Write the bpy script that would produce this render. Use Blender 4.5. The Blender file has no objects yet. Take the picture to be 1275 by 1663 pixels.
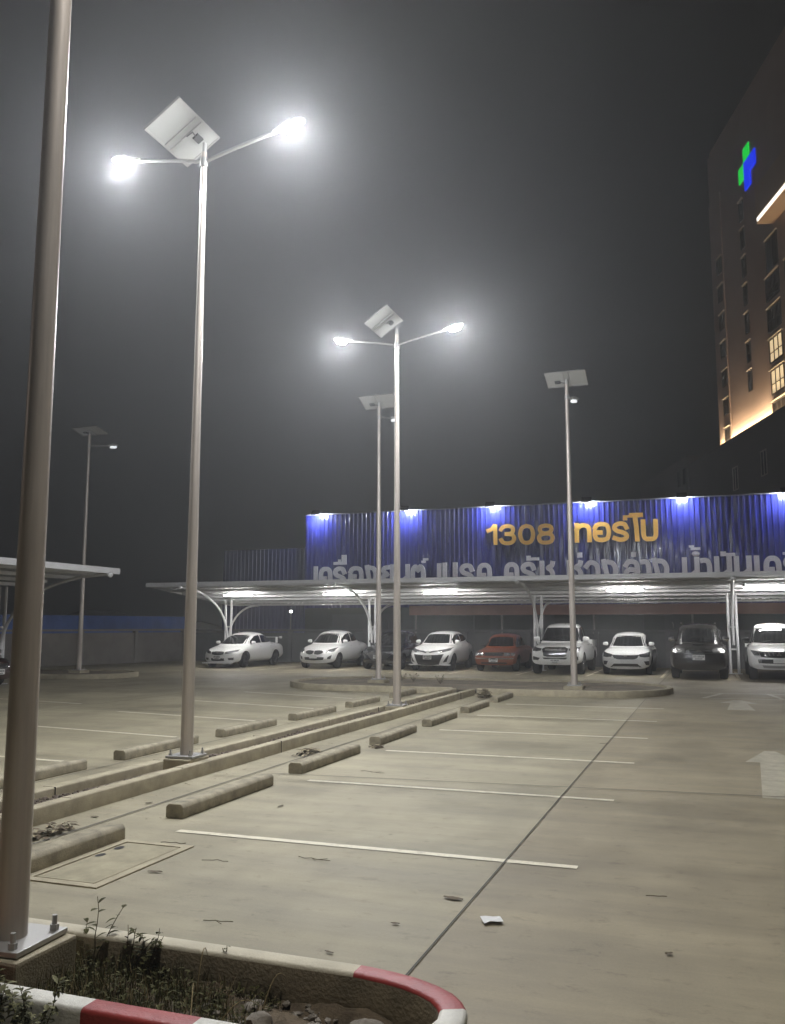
import bpy, bmesh, math, random
from mathutils import Vector, Matrix
from mathutils.bvhtree import BVHTree
R = math.radians
random.seed(7)
S = bpy.context.scene
COL = S.collection

# ------------------------------------------------------------------ camera, sky, light, exposure
cam = bpy.data.cameras.new('camera'); camo = bpy.data.objects.new('camera', cam); COL.objects.link(camo)
camo.location = (0, 0, 1.75); camo.rotation_euler = (R(90 + 7.418), 0, R(19.80))
cam.sensor_fit = 'VERTICAL'; cam.sensor_height = 36.0; cam.sensor_width = 36.0
cam.lens = 1417.0 / 1663.0 * 36.0; cam.clip_start = 0.05; cam.clip_end = 2000
S.camera = camo
W = bpy.data.worlds.new('World'); S.world = W; W.use_nodes = True
nt = W.node_tree; bg = nt.nodes['Background']
sky = nt.nodes.new('ShaderNodeTexSky'); sky.sky_type = 'NISHITA'; sky.sun_disc = False
sky.sun_elevation = R(-6.0); sky.sun_rotation = R(200)
nt.links.new(sky.outputs[0], bg.inputs[0]); bg.inputs[1].default_value = 0.05
sun = bpy.data.lights.new('tower_fill', 'SUN'); sun.energy = 0.07; sun.angle = R(0.5); sun.color = (1, .80, .72)
suno = bpy.data.objects.new('tower_fill', sun); COL.objects.link(suno); suno.rotation_euler = (R(76), 0, R(-80)); suno.location = (0, 0, 50)  # low warm fill light, added and aimed to lift the tower facade
S.view_settings.view_transform = 'Standard'; S.view_settings.look = 'None'; S.view_settings.exposure = 0.0; S.view_settings.gamma = 1.0
S.render.engine = 'CYCLES'
cy = S.cycles
cy.max_bounces = 6; cy.diffuse_bounces = 3; cy.glossy_bounces = 3; cy.transmission_bounces = 2; cy.volume_bounces = 0
cy.sample_clamp_indirect = 2.5; cy.sample_clamp_direct = 0; cy.caustics_reflective = False; cy.caustics_refractive = False
cy.use_adaptive_sampling = False
try:
    cy.use_denoising = True; cy.denoiser = 'OPENIMAGEDENOISE'; cy.denoising_input_passes = 'RGB_ALBEDO_NORMAL'
except Exception: pass
LAMP = 5000.0      # radiance of the lit street lamp panels
TUBE = 210.0       # carport tubes
FLOOD = 520.0     # sign floodlights
COVE = 300.0       # warm strip on the tower ledge

# ------------------------------------------------------------------ materials
MATS = {}
def mat(name, col=(.5, .5, .5), rough=.5, metal=0.0, coat=0.0, emit=None, es=0.0, noise=0.0, nscale=8.0, bump=0.0, bscale=60.0, spec=.5, stretch=(1, 1, 1), rvar=0.0, col2=None):
    if name in MATS: return MATS[name]
    m = bpy.data.materials.new(name); m.use_nodes = True; t = m.node_tree; p = t.nodes['Principled BSDF']
    p.inputs['Base Color'].default_value = (*col, 1); p.inputs['Roughness'].default_value = rough
    p.inputs['Metallic'].default_value = metal; p.inputs['Coat Weight'].default_value = coat; p.inputs['Coat Roughness'].default_value = .05
    p.inputs['Specular IOR Level'].default_value = spec
    if emit: p.inputs['Emission Color'].default_value = (*emit, 1); p.inputs['Emission Strength'].default_value = es
    tc = t.nodes.new('ShaderNodeTexCoord'); mp = t.nodes.new('ShaderNodeMapping'); mp.inputs['Scale'].default_value = stretch
    t.links.new(tc.outputs['Object'], mp.inputs[0])
    if noise or rvar:
        n = t.nodes.new('ShaderNodeTexNoise'); n.inputs['Scale'].default_value = nscale; n.inputs['Detail'].default_value = 6; n.inputs['Roughness'].default_value = .62
        t.links.new(mp.outputs[0], n.inputs['Vector'])
        if noise:
            r = t.nodes.new('ShaderNodeValToRGB'); a, b = r.color_ramp.elements
            a.position = .3; b.position = .72
            lo = col2 if col2 else tuple(c * (1 - noise) for c in col); hi = tuple(min(1, c * (1 + noise * .6)) for c in col)
            a.color = (*lo, 1); b.color = (*hi, 1)
            t.links.new(n.outputs[0], r.inputs[0]); t.links.new(r.outputs[0], p.inputs['Base Color'])
        if rvar:
            mr = t.nodes.new('ShaderNodeMapRange'); mr.inputs[1].default_value = .3; mr.inputs[2].default_value = .7
            mr.inputs[3].default_value = max(.02, rough - rvar); mr.inputs[4].default_value = min(1, rough + rvar)
            t.links.new(n.outputs[0], mr.inputs[0]); t.links.new(mr.outputs[0], p.inputs['Roughness'])
    if bump:
        n2 = t.nodes.new('ShaderNodeTexNoise'); n2.inputs['Scale'].default_value = bscale; n2.inputs['Detail'].default_value = 4
        t.links.new(mp.outputs[0], n2.inputs['Vector'])
        bn = t.nodes.new('ShaderNodeBump'); bn.inputs['Strength'].default_value = bump; bn.inputs['Distance'].default_value = .02
        t.links.new(n2.outputs[0], bn.inputs['Height']); t.links.new(bn.outputs[0], p.inputs['Normal'])
    MATS[name] = m
    return m

def ground_material():
    m = bpy.data.materials.new('parking concrete'); m.use_nodes = True; t = m.node_tree; p = t.nodes['Principled BSDF']
    N = t.nodes.new; Lk = t.links.new
    geo = N('ShaderNodeNewGeometry')
    def noise(scale, stretch=(1, 1, 1), detail=6, rough=.6):
        mp = N('ShaderNodeMapping'); mp.inputs['Scale'].default_value = stretch; Lk(geo.outputs['Position'], mp.inputs[0])
        n = N('ShaderNodeTexNoise'); n.inputs['Scale'].default_value = scale; n.inputs['Detail'].default_value = detail; n.inputs['Roughness'].default_value = rough
        Lk(mp.outputs[0], n.inputs['Vector']); return n.outputs[0]
    def ramp(src, a, b, ca, cb):
        r = N('ShaderNodeValToRGB'); r.color_ramp.elements[0].position = a; r.color_ramp.elements[1].position = b
        r.color_ramp.elements[0].color = (*ca, 1); r.color_ramp.elements[1].color = (*cb, 1); Lk(src, r.inputs[0]); return r.outputs[0]
    def mix(kind, fac, a, b):
        x = N('ShaderNodeMix'); x.data_type = 'RGBA'; x.blend_type = kind
        if isinstance(fac, float): x.inputs[0].default_value = fac
        else: Lk(fac, x.inputs[0])
        Lk(a, x.inputs[6]); Lk(b, x.inputs[7]); return x.outputs[2]
    big = noise(.35, (1, 1, 1), 5, .65)
    base = ramp(big, .3, .7, (.220, .195, .128), (.362, .322, .217))
    streak = noise(1.1, (.28, 2.6, 1), 6, .68)           # broom and water streaks across the bays
    base = mix('MULTIPLY', .8, base, ramp(streak, .32, .62, (.68, .67, .655), (1.08, 1.075, 1.07)))
    patch = noise(.9, (1, .7, 1), 3, .5)
    base = mix('MULTIPLY', .55, base, ramp(patch, .36, .5, (.62, .61, .60), (1, 1, 1)))
    spots = noise(5.0, (1, 1.6, 1), 7, .75)
    base = mix('MULTIPLY', .7, base, ramp(spots, .30, .44, (.50, .47, .43), (1, 1, 1)))
    fine = noise(55., (1, 1, 1), 4, .7)
    base = mix('MULTIPLY', .6, base, ramp(fine, .3, .7, (.86, .86, .85), (1.08, 1.08, 1.08)))
    for vs, th, dk in ((1.3, .030, .35), (3.1, .035, .5)):            # drips and grit specks
        mp = N('ShaderNodeMapping'); mp.inputs['Scale'].default_value = (1, .8, 0); Lk(geo.outputs['Position'], mp.inputs[0])
        vo = N('ShaderNodeTexVoronoi'); vo.inputs['Scale'].default_value = vs; vo.inputs['Randomness'].default_value = 1.0; Lk(mp.outputs[0], vo.inputs['Vector'])
        ad = N('ShaderNodeMath'); ad.operation = 'MULTIPLY_ADD'; ad.inputs[1].default_value = .05; Lk(fine, ad.inputs[0]); Lk(vo.outputs['Distance'], ad.inputs[2])
        base = mix('MULTIPLY', .8, base, ramp(ad.outputs[0], th, th + .03, (dk, dk * .97, dk * .92), (1, 1, 1)))
    # the drive lane poured separately: slightly greyer and rougher than the bays (x > -1.5)
    sp = N('ShaderNodeSeparateXYZ'); Lk(geo.outputs['Position'], sp.inputs[0])
    gt = N('ShaderNodeMath'); gt.operation = 'GREATER_THAN'; gt.inputs[1].default_value = -1.5; Lk(sp.outputs[0], gt.inputs[0])
    tint = N('ShaderNodeRGB'); tint.outputs[0].default_value = (.88, .845, .82, 1)
    base = mix('MULTIPLY', gt.outputs[0], base, tint.outputs[0])
    Lk(base, p.inputs['Base Color'])
    rr = N('ShaderNodeMapRange'); rr.inputs[3].default_value = .5; rr.inputs[4].default_value = .8; Lk(streak, rr.inputs[0]); Lk(rr.outputs[0], p.inputs['Roughness'])
    bn = N('ShaderNodeBump'); bn.inputs['Strength'].default_value = .25; bn.inputs['Distance'].default_value = .006
    Lk(noise(120., (1, 1, 1), 3), bn.inputs['Height']); Lk(bn.outputs[0], p.inputs['Normal'])
    return m

def paint_material():
    m = bpy.data.materials.new('worn white road paint'); m.use_nodes = True; t = m.node_tree; p = t.nodes['Principled BSDF']
    geo = t.nodes.new('ShaderNodeNewGeometry'); n = t.nodes.new('ShaderNodeTexNoise'); n.inputs['Scale'].default_value = 9; n.inputs['Detail'].default_value = 8; n.inputs['Roughness'].default_value = .7
    t.links.new(geo.outputs['Position'], n.inputs['Vector'])
    r = t.nodes.new('ShaderNodeValToRGB'); r.color_ramp.elements[0].position = .3; r.color_ramp.elements[1].position = .5
    r.color_ramp.elements[0].color = (.38, .34, .235, 1); r.color_ramp.elements[1].color = (.62, .565, .43, 1)
    t.links.new(n.outputs[0], r.inputs[0]); t.links.new(r.outputs[0], p.inputs['Base Color']); p.inputs['Roughness'].default_value = .55
    return m

def haze_material(d):
    m = bpy.data.materials.new('night haze'); m.use_nodes = True; t = m.node_tree
    for n in list(t.nodes):
        if n.type != 'OUTPUT_MATERIAL': t.nodes.remove(n)
    v = t.nodes.new('ShaderNodeVolumePrincipled'); v.inputs['Color'].default_value = (.86, .87, .88, 1); v.inputs['Density'].default_value = d
    v.inputs['Anisotropy'].default_value = .72
    t.links.new(v.outputs[0], t.nodes['Material Output'].inputs['Volume']); return m

GROUND = ground_material(); PAINT = paint_material()
CONC = mat('kerb concrete', (.36, .315, .215), .8, noise=.28, nscale=5, bump=.3, bscale=90)
CONCB = mat('wheel stop concrete', (.285, .25, .172), .8, noise=.5, nscale=7, bump=.3, bscale=90)
GALV = mat('galvanised steel', (.55, .49, .43), .40, .25, noise=.34, nscale=9, stretch=(1, 1, .05), rvar=.1)
GALVD = mat('galvanised fittings', (.45, .44, .42), .45, .6)
PANELB = mat('solar panel back sheet', (.40, .40, .37), .5)
PANELF = mat('solar cells', (.01, .015, .04), .12, coat=.6)
LEDON = mat('lit lamp lens', (.9, .9, .9), .3, emit=(.93, .955, 1.0), es=LAMP)
LEDSOFT = mat('half lit lamp lens', (.9, .9, .9), .3, emit=(1.0, .97, .93), es=LAMP * .36)
LEDDIM = mat('dim lamp lens', (.9, .9, .9), .3, emit=(.93, .97, 1.0), es=.9)
LEDBACK = mat('lamp housing', (.62, .62, .6), .4, .3)
BLACKP = mat('black plastic', (.012, .012, .012), .45)
SOIL = mat('dark planter soil', (.11, .082, .05), .95, noise=.5, nscale=9, bump=.9, bscale=30)
SOIL2 = mat('dry island soil', (.20, .165, .115), .95, noise=.45, nscale=1.6, bump=.6, bscale=14)
GRAVEL = mat('gravel stones', (.13, .10, .075), .9, noise=.55, nscale=14)
ROCK = mat('broken rock', (.2, .175, .14), .9, noise=.4, nscale=11, bump=.5, bscale=30)
RED = mat('red kerb paint', (.30, .035, .03), .5, noise=.22, nscale=7, bump=.15, bscale=70)
WHITE = mat('white kerb paint', (.60, .585, .52), .55, noise=.22, nscale=8, bump=.15, bscale=70)
JOINT = mat('joint sealant', (.06, .052, .04), .8, noise=.4, nscale=12)
LEAF = mat('weed leaf', (.062, .060, .022), .8, noise=.5, nscale=25, spec=.12)
LEAFP = mat('pale weed leaf', (.16, .18, .12), .7, noise=.5, nscale=30)
STEM = mat('weed stem', (.09, .07, .04), .85, spec=.1)
STRAW = mat('dry straw', (.24, .19, .10), .8, noise=.3, nscale=20, spec=.1)
LITTER = mat('fallen leaf', (.11, .08, .045), .85, noise=.5, nscale=14)
LITTERP = mat('pale fallen leaf', (.30, .25, .15), .8, noise=.4, nscale=14)
PAPER = mat('scrap of paper', (.62, .62, .6), .7)
STEELW = mat('white painted steel', (.62, .62, .62), .4, noise=.08, nscale=3)
ROOFM = mat('metal roof sheet', (.42, .42, .43), .42, .3, noise=.12, nscale=2)
TUBEM = mat('lit tube', (.9, .9, .9), .3, emit=(1, .98, .96), es=TUBE)
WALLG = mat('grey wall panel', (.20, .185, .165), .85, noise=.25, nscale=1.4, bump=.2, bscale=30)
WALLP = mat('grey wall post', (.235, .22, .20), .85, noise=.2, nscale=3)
BLUEF = mat('blue metal sheet', (.05, .13, .42), .45, noise=.25, nscale=1.2)
BLUES = mat('shop blue sheet', (.019, .023, .165), .25, .0, coat=.15, noise=.3, nscale=1.3, stretch=(2.2, 1, .35), bump=.6, bscale=2.4, rvar=.08)
DARKW = mat('dark shop wall', (.045, .047, .052), .8, noise=.3, nscale=.7)
AWN = mat('red brown awning', (.27, .12, .085), .65, noise=.2, nscale=1.2)
GOLD = mat('gold sign letter', (.80, .45, .09), .33, .35, noise=.12, nscale=1.5)
SILV = mat('silver sign letter', (.86, .84, .86), .5, .0, noise=.08, nscale=2)
FLOODM = mat('lit flood lens', (.9, .9, .9), .3, emit=(.80, .88, 1.0), es=FLOOD)
TOWER = mat('tower render', (.52, .42, .38), .85, noise=.12, nscale=.25)
PODIUM = mat('podium render', (.12, .10, .10), .85, noise=.15, nscale=.3)
WFRAME = mat('dark window frame', (.03, .028, .027), .5)
WGLASS = mat('dark window glass', (.014, .012, .013), .25)
TRIM = mat('pale window head', (.55, .5, .45), .6)
COVEM = mat('warm cove light', (.9, .8, .6), .4, emit=(1.0, .70, .40), es=COVE)
WARMW = mat('warm lit room', (.8, .7, .5), .6, emit=(1.0, .74, .42), es=1.1, noise=.5, nscale=.9)
LEDSTRIP = mat('white strip light', (.9, .9, .9), .3, emit=(1, .9, .78), es=3.0)
SOFFIT = mat('beige soffit', (.55, .42, .3), .7, emit=None)
GREENL = mat('green lit sign', (.02, .6, .1), .4, emit=(.0, .82, .06), es=.95)
BLUEL = mat('blue lit sign', (.0, .05, .8), .4, emit=(.0, .03, 1.0), es=1.1)
SLIT = mat('glowing tube gleam', (.9, .9, .9), .4, emit=(1, .97, .92), es=1.8)  # its glow stands in for reflected tube light
MOUND = mat('bare earth mound', (.08, .07, .055), .95, noise=.4, nscale=.6, bump=.8, bscale=3)

# ------------------------------------------------------------------ helpers
def link(o): COL.objects.link(o); return o
def tag(o, label, cat, group=None):
    o['label'] = label; o['category'] = cat
    if group: o['group'] = group
    return o
def obj(name, bm, mats, parent=None, smooth=False, kind=None, recalc=True):
    if recalc: bmesh.ops.recalc_face_normals(bm, faces=bm.faces)
    me = bpy.data.meshes.new(name); bm.to_mesh(me); bm.free()
    for m in (mats if isinstance(mats, (list, tuple)) else [mats]): me.materials.append(m)
    if smooth:
        me.polygons.foreach_set('use_smooth', [True] * len(me.polygons))
        if smooth != 'all': me.set_sharp_from_angle(angle=R(smooth if smooth is not True else 38))
    o = link(bpy.data.objects.new(name, me))
    if parent: o.parent = parent
    if kind: o['kind'] = kind
    return o
def thing(name, label, cat, loc=(0, 0, 0), rz=0.0, group=None):
    o = link(bpy.data.objects.new(name, None)); o.location = loc; o.rotation_euler = (0, 0, rz); o.empty_display_size = .2
    return tag(o, label, cat, group)
def dup(root, loc, rz=None, label=None):
    r = root.copy(); link(r); r.location = loc
    if rz is not None: r.rotation_euler = (0, 0, rz)
    if label: r['label'] = label
    for ch in list(root.children):
        c = ch.copy(); link(c); c.parent = r
        for g in ch.children:
            d = g.copy(); link(d); d.parent = c
    return r
def box(bm, c, s, rz=0.0, bev=0.0, M=None, mi=0):
    r = bmesh.ops.create_cube(bm, size=1.0); vs = r['verts']
    T = Matrix.Translation(c) @ Matrix.Rotation(rz, 4, 'Z') @ Matrix.Diagonal((*s, 1))
    bmesh.ops.transform(bm, matrix=(M @ T) if M else T, verts=vs)
    fs = {f for v in vs for f in v.link_faces}
    if bev:
        es = list({e for f in fs for e in f.edges}); q = bmesh.ops.bevel(bm, geom=es, offset=bev, segments=2, affect='EDGES', profile=.6)
        fs = {f for f in q['faces']} | {f for f in fs if f.is_valid}
    if mi:
        for f in fs: f.material_index = mi
def tube(bm, pts, rad, n=10, caps=True):
    pts = [Vector(p) for p in pts]; rs = rad if isinstance(rad, (list, tuple)) else [rad] * len(pts); rings = []
    up = Vector((0, 0, 1)); prev = None
    for i, p in enumerate(pts):
        d = (pts[min(i + 1, len(pts) - 1)] - pts[max(i - 1, 0)]).normalized()
        a = prev if prev is not None else (Vector((1, 0, 0)) if abs(d.dot(up)) > .9 else up)
        x = (a - d * a.dot(d)).normalized(); y = d.cross(x); prev = x
        rings.append([bm.verts.new(p + (x * math.cos(2 * math.pi * k / n) + y * math.sin(2 * math.pi * k / n)) * rs[i]) for k in range(n)])
    for a, b in zip(rings, rings[1:]):
        for k in range(n): bm.faces.new((a[k], a[(k + 1) % n], b[(k + 1) % n], b[k]))
    if caps: bm.faces.new(rings[0][::-1]); bm.faces.new(rings[-1])
def prism(bm, poly, y0, y1, mp=lambda a, b, c: (a, c, b)):
    lo = [bm.verts.new(mp(a, b, y0)) for a, b in poly]; hi = [bm.verts.new(mp(a, b, y1)) for a, b in poly]
    n = len(poly); bm.faces.new(lo); bm.faces.new(hi[::-1])
    for i in range(n): bm.faces.new((lo[i], hi[i], hi[(i + 1) % n], lo[(i + 1) % n]))
def sweep(bm, path, prof, closed=False, segmat=None):
    """profile (offset to the left of the path, z) swept along a ground path"""
    n = len(path); P = [Vector((p[0], p[1])) for p in path]; rows = []
    for i in range(n):
        a = P[i - 1] if (i or closed) else P[i]; b = P[(i + 1) % n] if (i < n - 1 or closed) else P[i]
        d = (b - a).normalized(); nn = Vector((-d.y, d.x))
        if (0 < i < n - 1) or closed:
            d1 = (P[i] - P[i - 1]).normalized(); k = 1 / max(.5, nn.dot(Vector((-d1.y, d1.x))))
        else: k = 1
        rows.append([bm.verts.new((P[i].x + nn.x * o * k, P[i].y + nn.y * o * k, z)) for o, z in prof])
    for i in range(n if closed else n - 1):
        a, b = rows[i], rows[(i + 1) % n]
        for j in range(len(prof) - 1):
            f = bm.faces.new((a[j], b[j], b[j + 1], a[j + 1]))
            if segmat: f.material_index = segmat(i) if j < len(prof) - 2 else 2
    if not closed:
        bm.faces.new(rows[0]); bm.faces.new(rows[-1][::-1])
def kerb_prof(w, h, zb=-.03, inner=None):
    c = .018; zi = zb if inner is None else inner
    return [(0, zb), (0, h - c), (c * .3, h - c * .3), (c, h), (w - c, h), (w - c * .3, h - c * .3), (w, h - c), (w, zi)]
def arc2(cx, cy, r, a0, a1, n): return [(cx + r * math.cos(R(a0 + (a1 - a0) * i / n)), cy + r * math.sin(R(a0 + (a1 - a0) * i / n))) for i in range(n + 1)]
def sheet(bm, x0, y0, x1, y1, z): bm.faces.new([bm.verts.new(p) for p in ((x0, y0, z), (x1, y0, z), (x1, y1, z), (x0, y1, z))])
def strip(bm, a, b, w, z):
    a, b = Vector(a), Vector(b); d = (b - a).normalized(); n = Vector((-d.y, d.x)) * w / 2
    bm.faces.new([bm.verts.new((p.x, p.y, z)) for p in (a - n, b - n, b + n, a + n)])

# ------------------------------------------------------------------ the ground and its markings
bm = bmesh.new(); sheet(bm, -175, -60, 175, 175, 0); obj('ground', bm, GROUND, kind='structure')
bm = bmesh.new()                                                   # stall lines
for y in (6.70, 9.31, 11.86, 14.48, 17.05, 19.66): strip(bm, (-4.37, y), (-0.98, y), .085, .005)
strip(bm, (-4.37, 4.12), (-2.9, 4.12), .085, .005)
for (a, b) in (((-11.6, 9.75), (-7.9, 9.5)), ((-11.2, 12.6), (-7.9, 12.12)), ((-11.5, 15.3), (-7.87, 14.65)), ((-11.5, 18.1), (-7.92, 17.2)), ((-11.7, 20.9), (-8.2, 19.9)), ((-16, 13.9), (-13.2, 13.5)), ((-16.4, 17.0), (-13.4, 16.5))): strip(bm, a, b, .085, .005)
for x in (-16.9, -13.9, -11.4, -9.05, -6.55, -4.1, -1.6, .85): strip(bm, (x, 31.2), (x, 36.3), .1, .005)
obj('stall_lines', bm, PAINT, kind='structure')
WORN = mat('faded arrow paint', (.40, .365, .27), .6, noise=.3, nscale=5)
bm = bmesh.new()
def arrow(cx, y0, y1, sw, hw, hl):
    bm.faces.new([bm.verts.new((x, y, .005)) for x, y in ((cx - sw * .55, y0), (cx + sw * .55, y0), (cx + sw * .35, y1 - hl), (cx - sw * .35, y1 - hl))])
    bm.faces.new([bm.verts.new((x, y, .005)) for x, y in ((cx - hw, y1 - hl), (cx + hw, y1 - hl), (cx + .07, y1), (cx - .07, y1))])
arrow(.72, 9.95, 13.6, .52, .36, 1.15); arrow(.55, 19.9, 22.5, .5, .42, .9)
obj('road_arrows', bm, WORN, kind='structure')
bm = bmesh.new()
strip(bm, (-.2, 22.9), (1.6, 22.95), .1, .006); strip(bm, (-.3, 24.6), (2.6, 24.7), .12, .006); strip(bm, (-.2, 22.9), (.25, 24.6), .12, .009); strip(bm, (1.6, 22.95), (1.35, 24.6), .12, .009)
obj('lane_markings', bm, WORN, kind='structure')
bm = bmesh.new()                                                   # sealed joints
strip(bm, (-1.51, 3.94), (-1.51, 22.1), .010, .010)
strip(bm, (-4.98, 9.57), (3.5, 10.3), .022, .010)
strip(bm, (-5.2, 4.6), (-5.14, 21.6), .018, .010); strip(bm, (-7.17, 3.0), (-7.17, 22.2), .016, .010)
strip(bm, (-1.51, 26.4), (-1.4, 37), .02, .010); strip(bm, (-5.16, 15.0), (-16, 16.2), .012, .010)
strip(bm, (-13, 4), (-13, 22), .018, .010)
obj('pavement_joints', bm, JOINT, kind='structure')

# ------------------------------------------------------------------ kerbs and planters
bm = bmesh.new()                                                   # straight median, two kerbs
def wob(x, y0, y1, n, s):
    return [(x + s * .012 * math.sin(i * 1.3), y0 + (y1 - y0) * i / n) for i in range(n + 1)]
sweep(bm, wob(-5.67, 4.6, 21.95, 9, 1), kerb_prof(.14, .155)); sweep(bm, wob(-6.19, 4.6, 22.02, 9, -1), kerb_prof(.15, .155))
obj('median_kerb', bm, CONC, smooth=50, kind='structure')
bm = bmesh.new(); sheet(bm, -6.19, 4.6, -5.81, 22.4, .055); obj('median_soil', bm, SOIL2, kind='structure')
# cross island: a stadium with a gap where the median joins
st = arc2(-9.66, 24.2, 2.1, 270, 90, 14)[0:] ; left = [(-6.34, 22.1), (-9.66, 22.1)] + [(-9.66 + 2.1 * math.cos(R(270 - 180 * i / 14)), 24.2 + 2.1 * math.sin(R(270 - 180 * i / 14))) for i in range(1, 15)]
right = [(-3.05 + 2.1 * math.cos(R(90 - 180 * i / 14)), 24.2 + 2.1 * math.sin(R(90 - 180 * i / 14))) for i in range(15)] + [(-5.67, 22.1)]
bm = bmesh.new(); sweep(bm, left + right, [(-o, z) for o, z in kerb_prof(.15, .16)]); obj('island_kerb', bm, CONC, smooth=50, kind='structure')
bm = bmesh.new(); poly = [(p[0], p[1]) for p in left + right]
inn = []
for x, y in poly:
    d = Vector((x - max(-9.66, min(-3.05, x)), y - 24.2)); d = d.normalized() * 1.98 if d.length > 0 else d
    inn.append((max(-9.66, min(-3.05, x)) + d.x, 24.2 + d.y))
f = bm.faces.new([bm.verts.new((x, y, .1)) for x, y in inn]); obj('island_soil', bm, SOIL2, kind='structure')
bm = bmesh.new()
for y in (6.9, 8.75, 11.2, 13.6, 16.0, 18.4, 20.6):
    box(bm, (-5.742, y, .064), (.143, .004, .186), rz=.02 * (y % 1)); box(bm, (-6.265, y + .4, .064), (.153, .004, .186))
obj('kerb_joints', bm, JOINT, kind='structure')
# the island at the far left
lp = [(-34, 23.7)] + [(-20.2 + 1.6 * math.cos(R(-90 + 180 * i / 12)), 25.3 + 1.6 * math.sin(R(-90 + 180 * i / 12))) for i in range(13)] + [(-34, 26.9)]
bm = bmesh.new(); sweep(bm, lp, kerb_prof(.15, .16)); obj('far_island_kerb', bm, CONC, smooth=50, kind='structure')
bm = bmesh.new(); bm.faces.new([bm.verts.new((x if x < -30 else x - .07, 25.3 + (y - 25.3) * .93, .1)) for x, y in lp]); obj('far_island_soil', bm, SOIL2, kind='structure')
# the near corner island, painted red and white
path = [(-6.5, 3.93), (-5.2, 3.93), (-3.6, 3.93), (-3.2, 3.93), (-2.5, 3.93), (-2.0, 3.925), (-1.555, 3.92)]
nr = [(-1.50, 3.915), (-1.38, 3.895), (-1.27, 3.865), (-1.17, 3.82), (-1.08, 3.76), (-1.02, 3.69), (-.985, 3.625)]
nw = [(-.975, 3.59), (-.962, 3.5), (-.985, 3.39), (-1.04, 3.28), (-1.13, 3.19), (-1.25, 3.13), (-1.4, 3.10), (-1.6, 3.095), (-1.95, 3.095)]
near = [(-2.0, 3.095), (-2.45, 3.095), (-2.48, 3.095), (-2.95, 3.095), (-2.99, 3.095), (-3.5, 3.095), (-6.5, 3.095)]
full = path + nr + nw + near; n1, n2, n3 = len(path), len(path) + len(nr), len(path) + len(nr) + len(nw)
def segm(i):
    if i < n1 - 1: return 3
    if n1 - 1 <= i < n2 - 1: return 0 if i >= n1 - 1 else 1
    if i < n3 - 1: return 1
    k = i - n3
    return 0 if k == 0 else (1 if k in (1, 2) else 0)
bm = bmesh.new(); sweep(bm, full, [(-o, z) for o, z in kerb_prof(.115, .22, inner=-.02)], segmat=segm); obj('painted_kerb', bm, [RED, WHITE, mat('bare kerb concrete', (.24, .20, .13), .9, noise=.35, nscale=6, bump=.3, bscale=60), mat('pale kerb top', (.52, .475, .36), .8, noise=.2, nscale=4, bump=.2, bscale=80)], smooth=50, kind='structure')
bm = bmesh.new()
nx, ny = 70, 16; V = [[bm.verts.new((-6.4 + 5.38 * i / nx, 3.16 + .71 * j / ny, .045 + .03 * random.random() + .025 * math.sin(i * .7 + j))) for j in range(ny + 1)] for i in range(nx + 1)]
for i in range(nx):
    for j in range(ny):
        c = V[i][j].co
        if c.x > -1.35 and ((c.x + 1.35) / .36) ** 2 + ((c.y - 3.51) / .36) ** 2 > .95: continue
        bm.faces.new((V[i][j], V[i + 1][j], V[i + 1][j + 1], V[i][j + 1]))
obj('planter_soil', bm, SOIL, smooth=True, kind='structure')

def stone_bm(bm, c, r, seed, sub=2, flat=.6):
    rr = random.Random(seed); q = bmesh.ops.create_icosphere(bm, subdivisions=sub, radius=1.0); ax = [rr.uniform(.7, 1.25) for _ in range(3)]
    ph = [rr.uniform(0, 6) for _ in range(6)]; M = Matrix.Rotation(rr.uniform(0, 6), 3, 'Z')
    for v in q['verts']:
        p = v.co.copy(); k = 1 + .16 * math.sin(3.1 * p.x + ph[0]) + .14 * math.sin(3.7 * p.y + ph[1]) + .1 * math.sin(6 * p.z + 4 * p.x + ph[2]) + rr.uniform(-.06, .06)
        p = M @ Vector((p.x * ax[0], p.y * ax[1], p.z * ax[2] * flat)) * (k * r); v.co = p + Vector(c)
# gravel in the median: far too many to count
bm = bmesh.new(); rg = random.Random(3)
for y0, y1, n in ((6.0, 8.6, 520), (9.9, 13.4, 620), (13.4, 16.4, 260), (17.2, 21, 260)):
    for i in range(n):
        y = rg.uniform(y0, y1); x = rg.uniform(-6.17, -5.83); r = rg.uniform(.010, .028)
        stone_bm(bm, (x, y, .06 + r * .5 + .02 * math.sin(y * 2.1)), r, i + int(y0 * 99), 1)
obj('gravel', bm, GRAVEL, kind='stuff')
lab = ['large angular grey rock in the planter beside the dead grass', 'small flat grey rock behind the large one under the kerb', 'pale broken rock in the middle of the planter rubble', 'long low rock near the rounded kerb end', 'small dark stone nearest the rounded kerb end', 'squat brown rock right of the large angular one']
for i, (x, y, r) in enumerate(((-1.86, 3.50, .075), (-1.98, 3.68, .05), (-1.62, 3.55, .05), (-1.42, 3.62, .06), (-1.27, 3.56, .032), (-1.72, 3.40, .05))):
    bm = bmesh.new(); stone_bm(bm, (0, 0, 0), r, 50 + i, 3, .62); o = obj('rock', bm, ROCK, smooth=30); o.location = (x, y, .05 + r * .4); tag(o, lab[i], 'rock', 'rocks in the corner planter')
bm = bmesh.new()
for i in range(260):
    x = rg.uniform(-2.4, -1.12); y = rg.uniform(3.24, 3.8); r = rg.uniform(.008, .026)
    if x > -1.3 and ((x + 1.35) / .24) ** 2 + ((y - 3.51) / .25) ** 2 > 1: continue
    stone_bm(bm, (x, y, .055), r, 900 + i, 1)
obj('rubble', bm, ROCK, kind='stuff')

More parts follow.
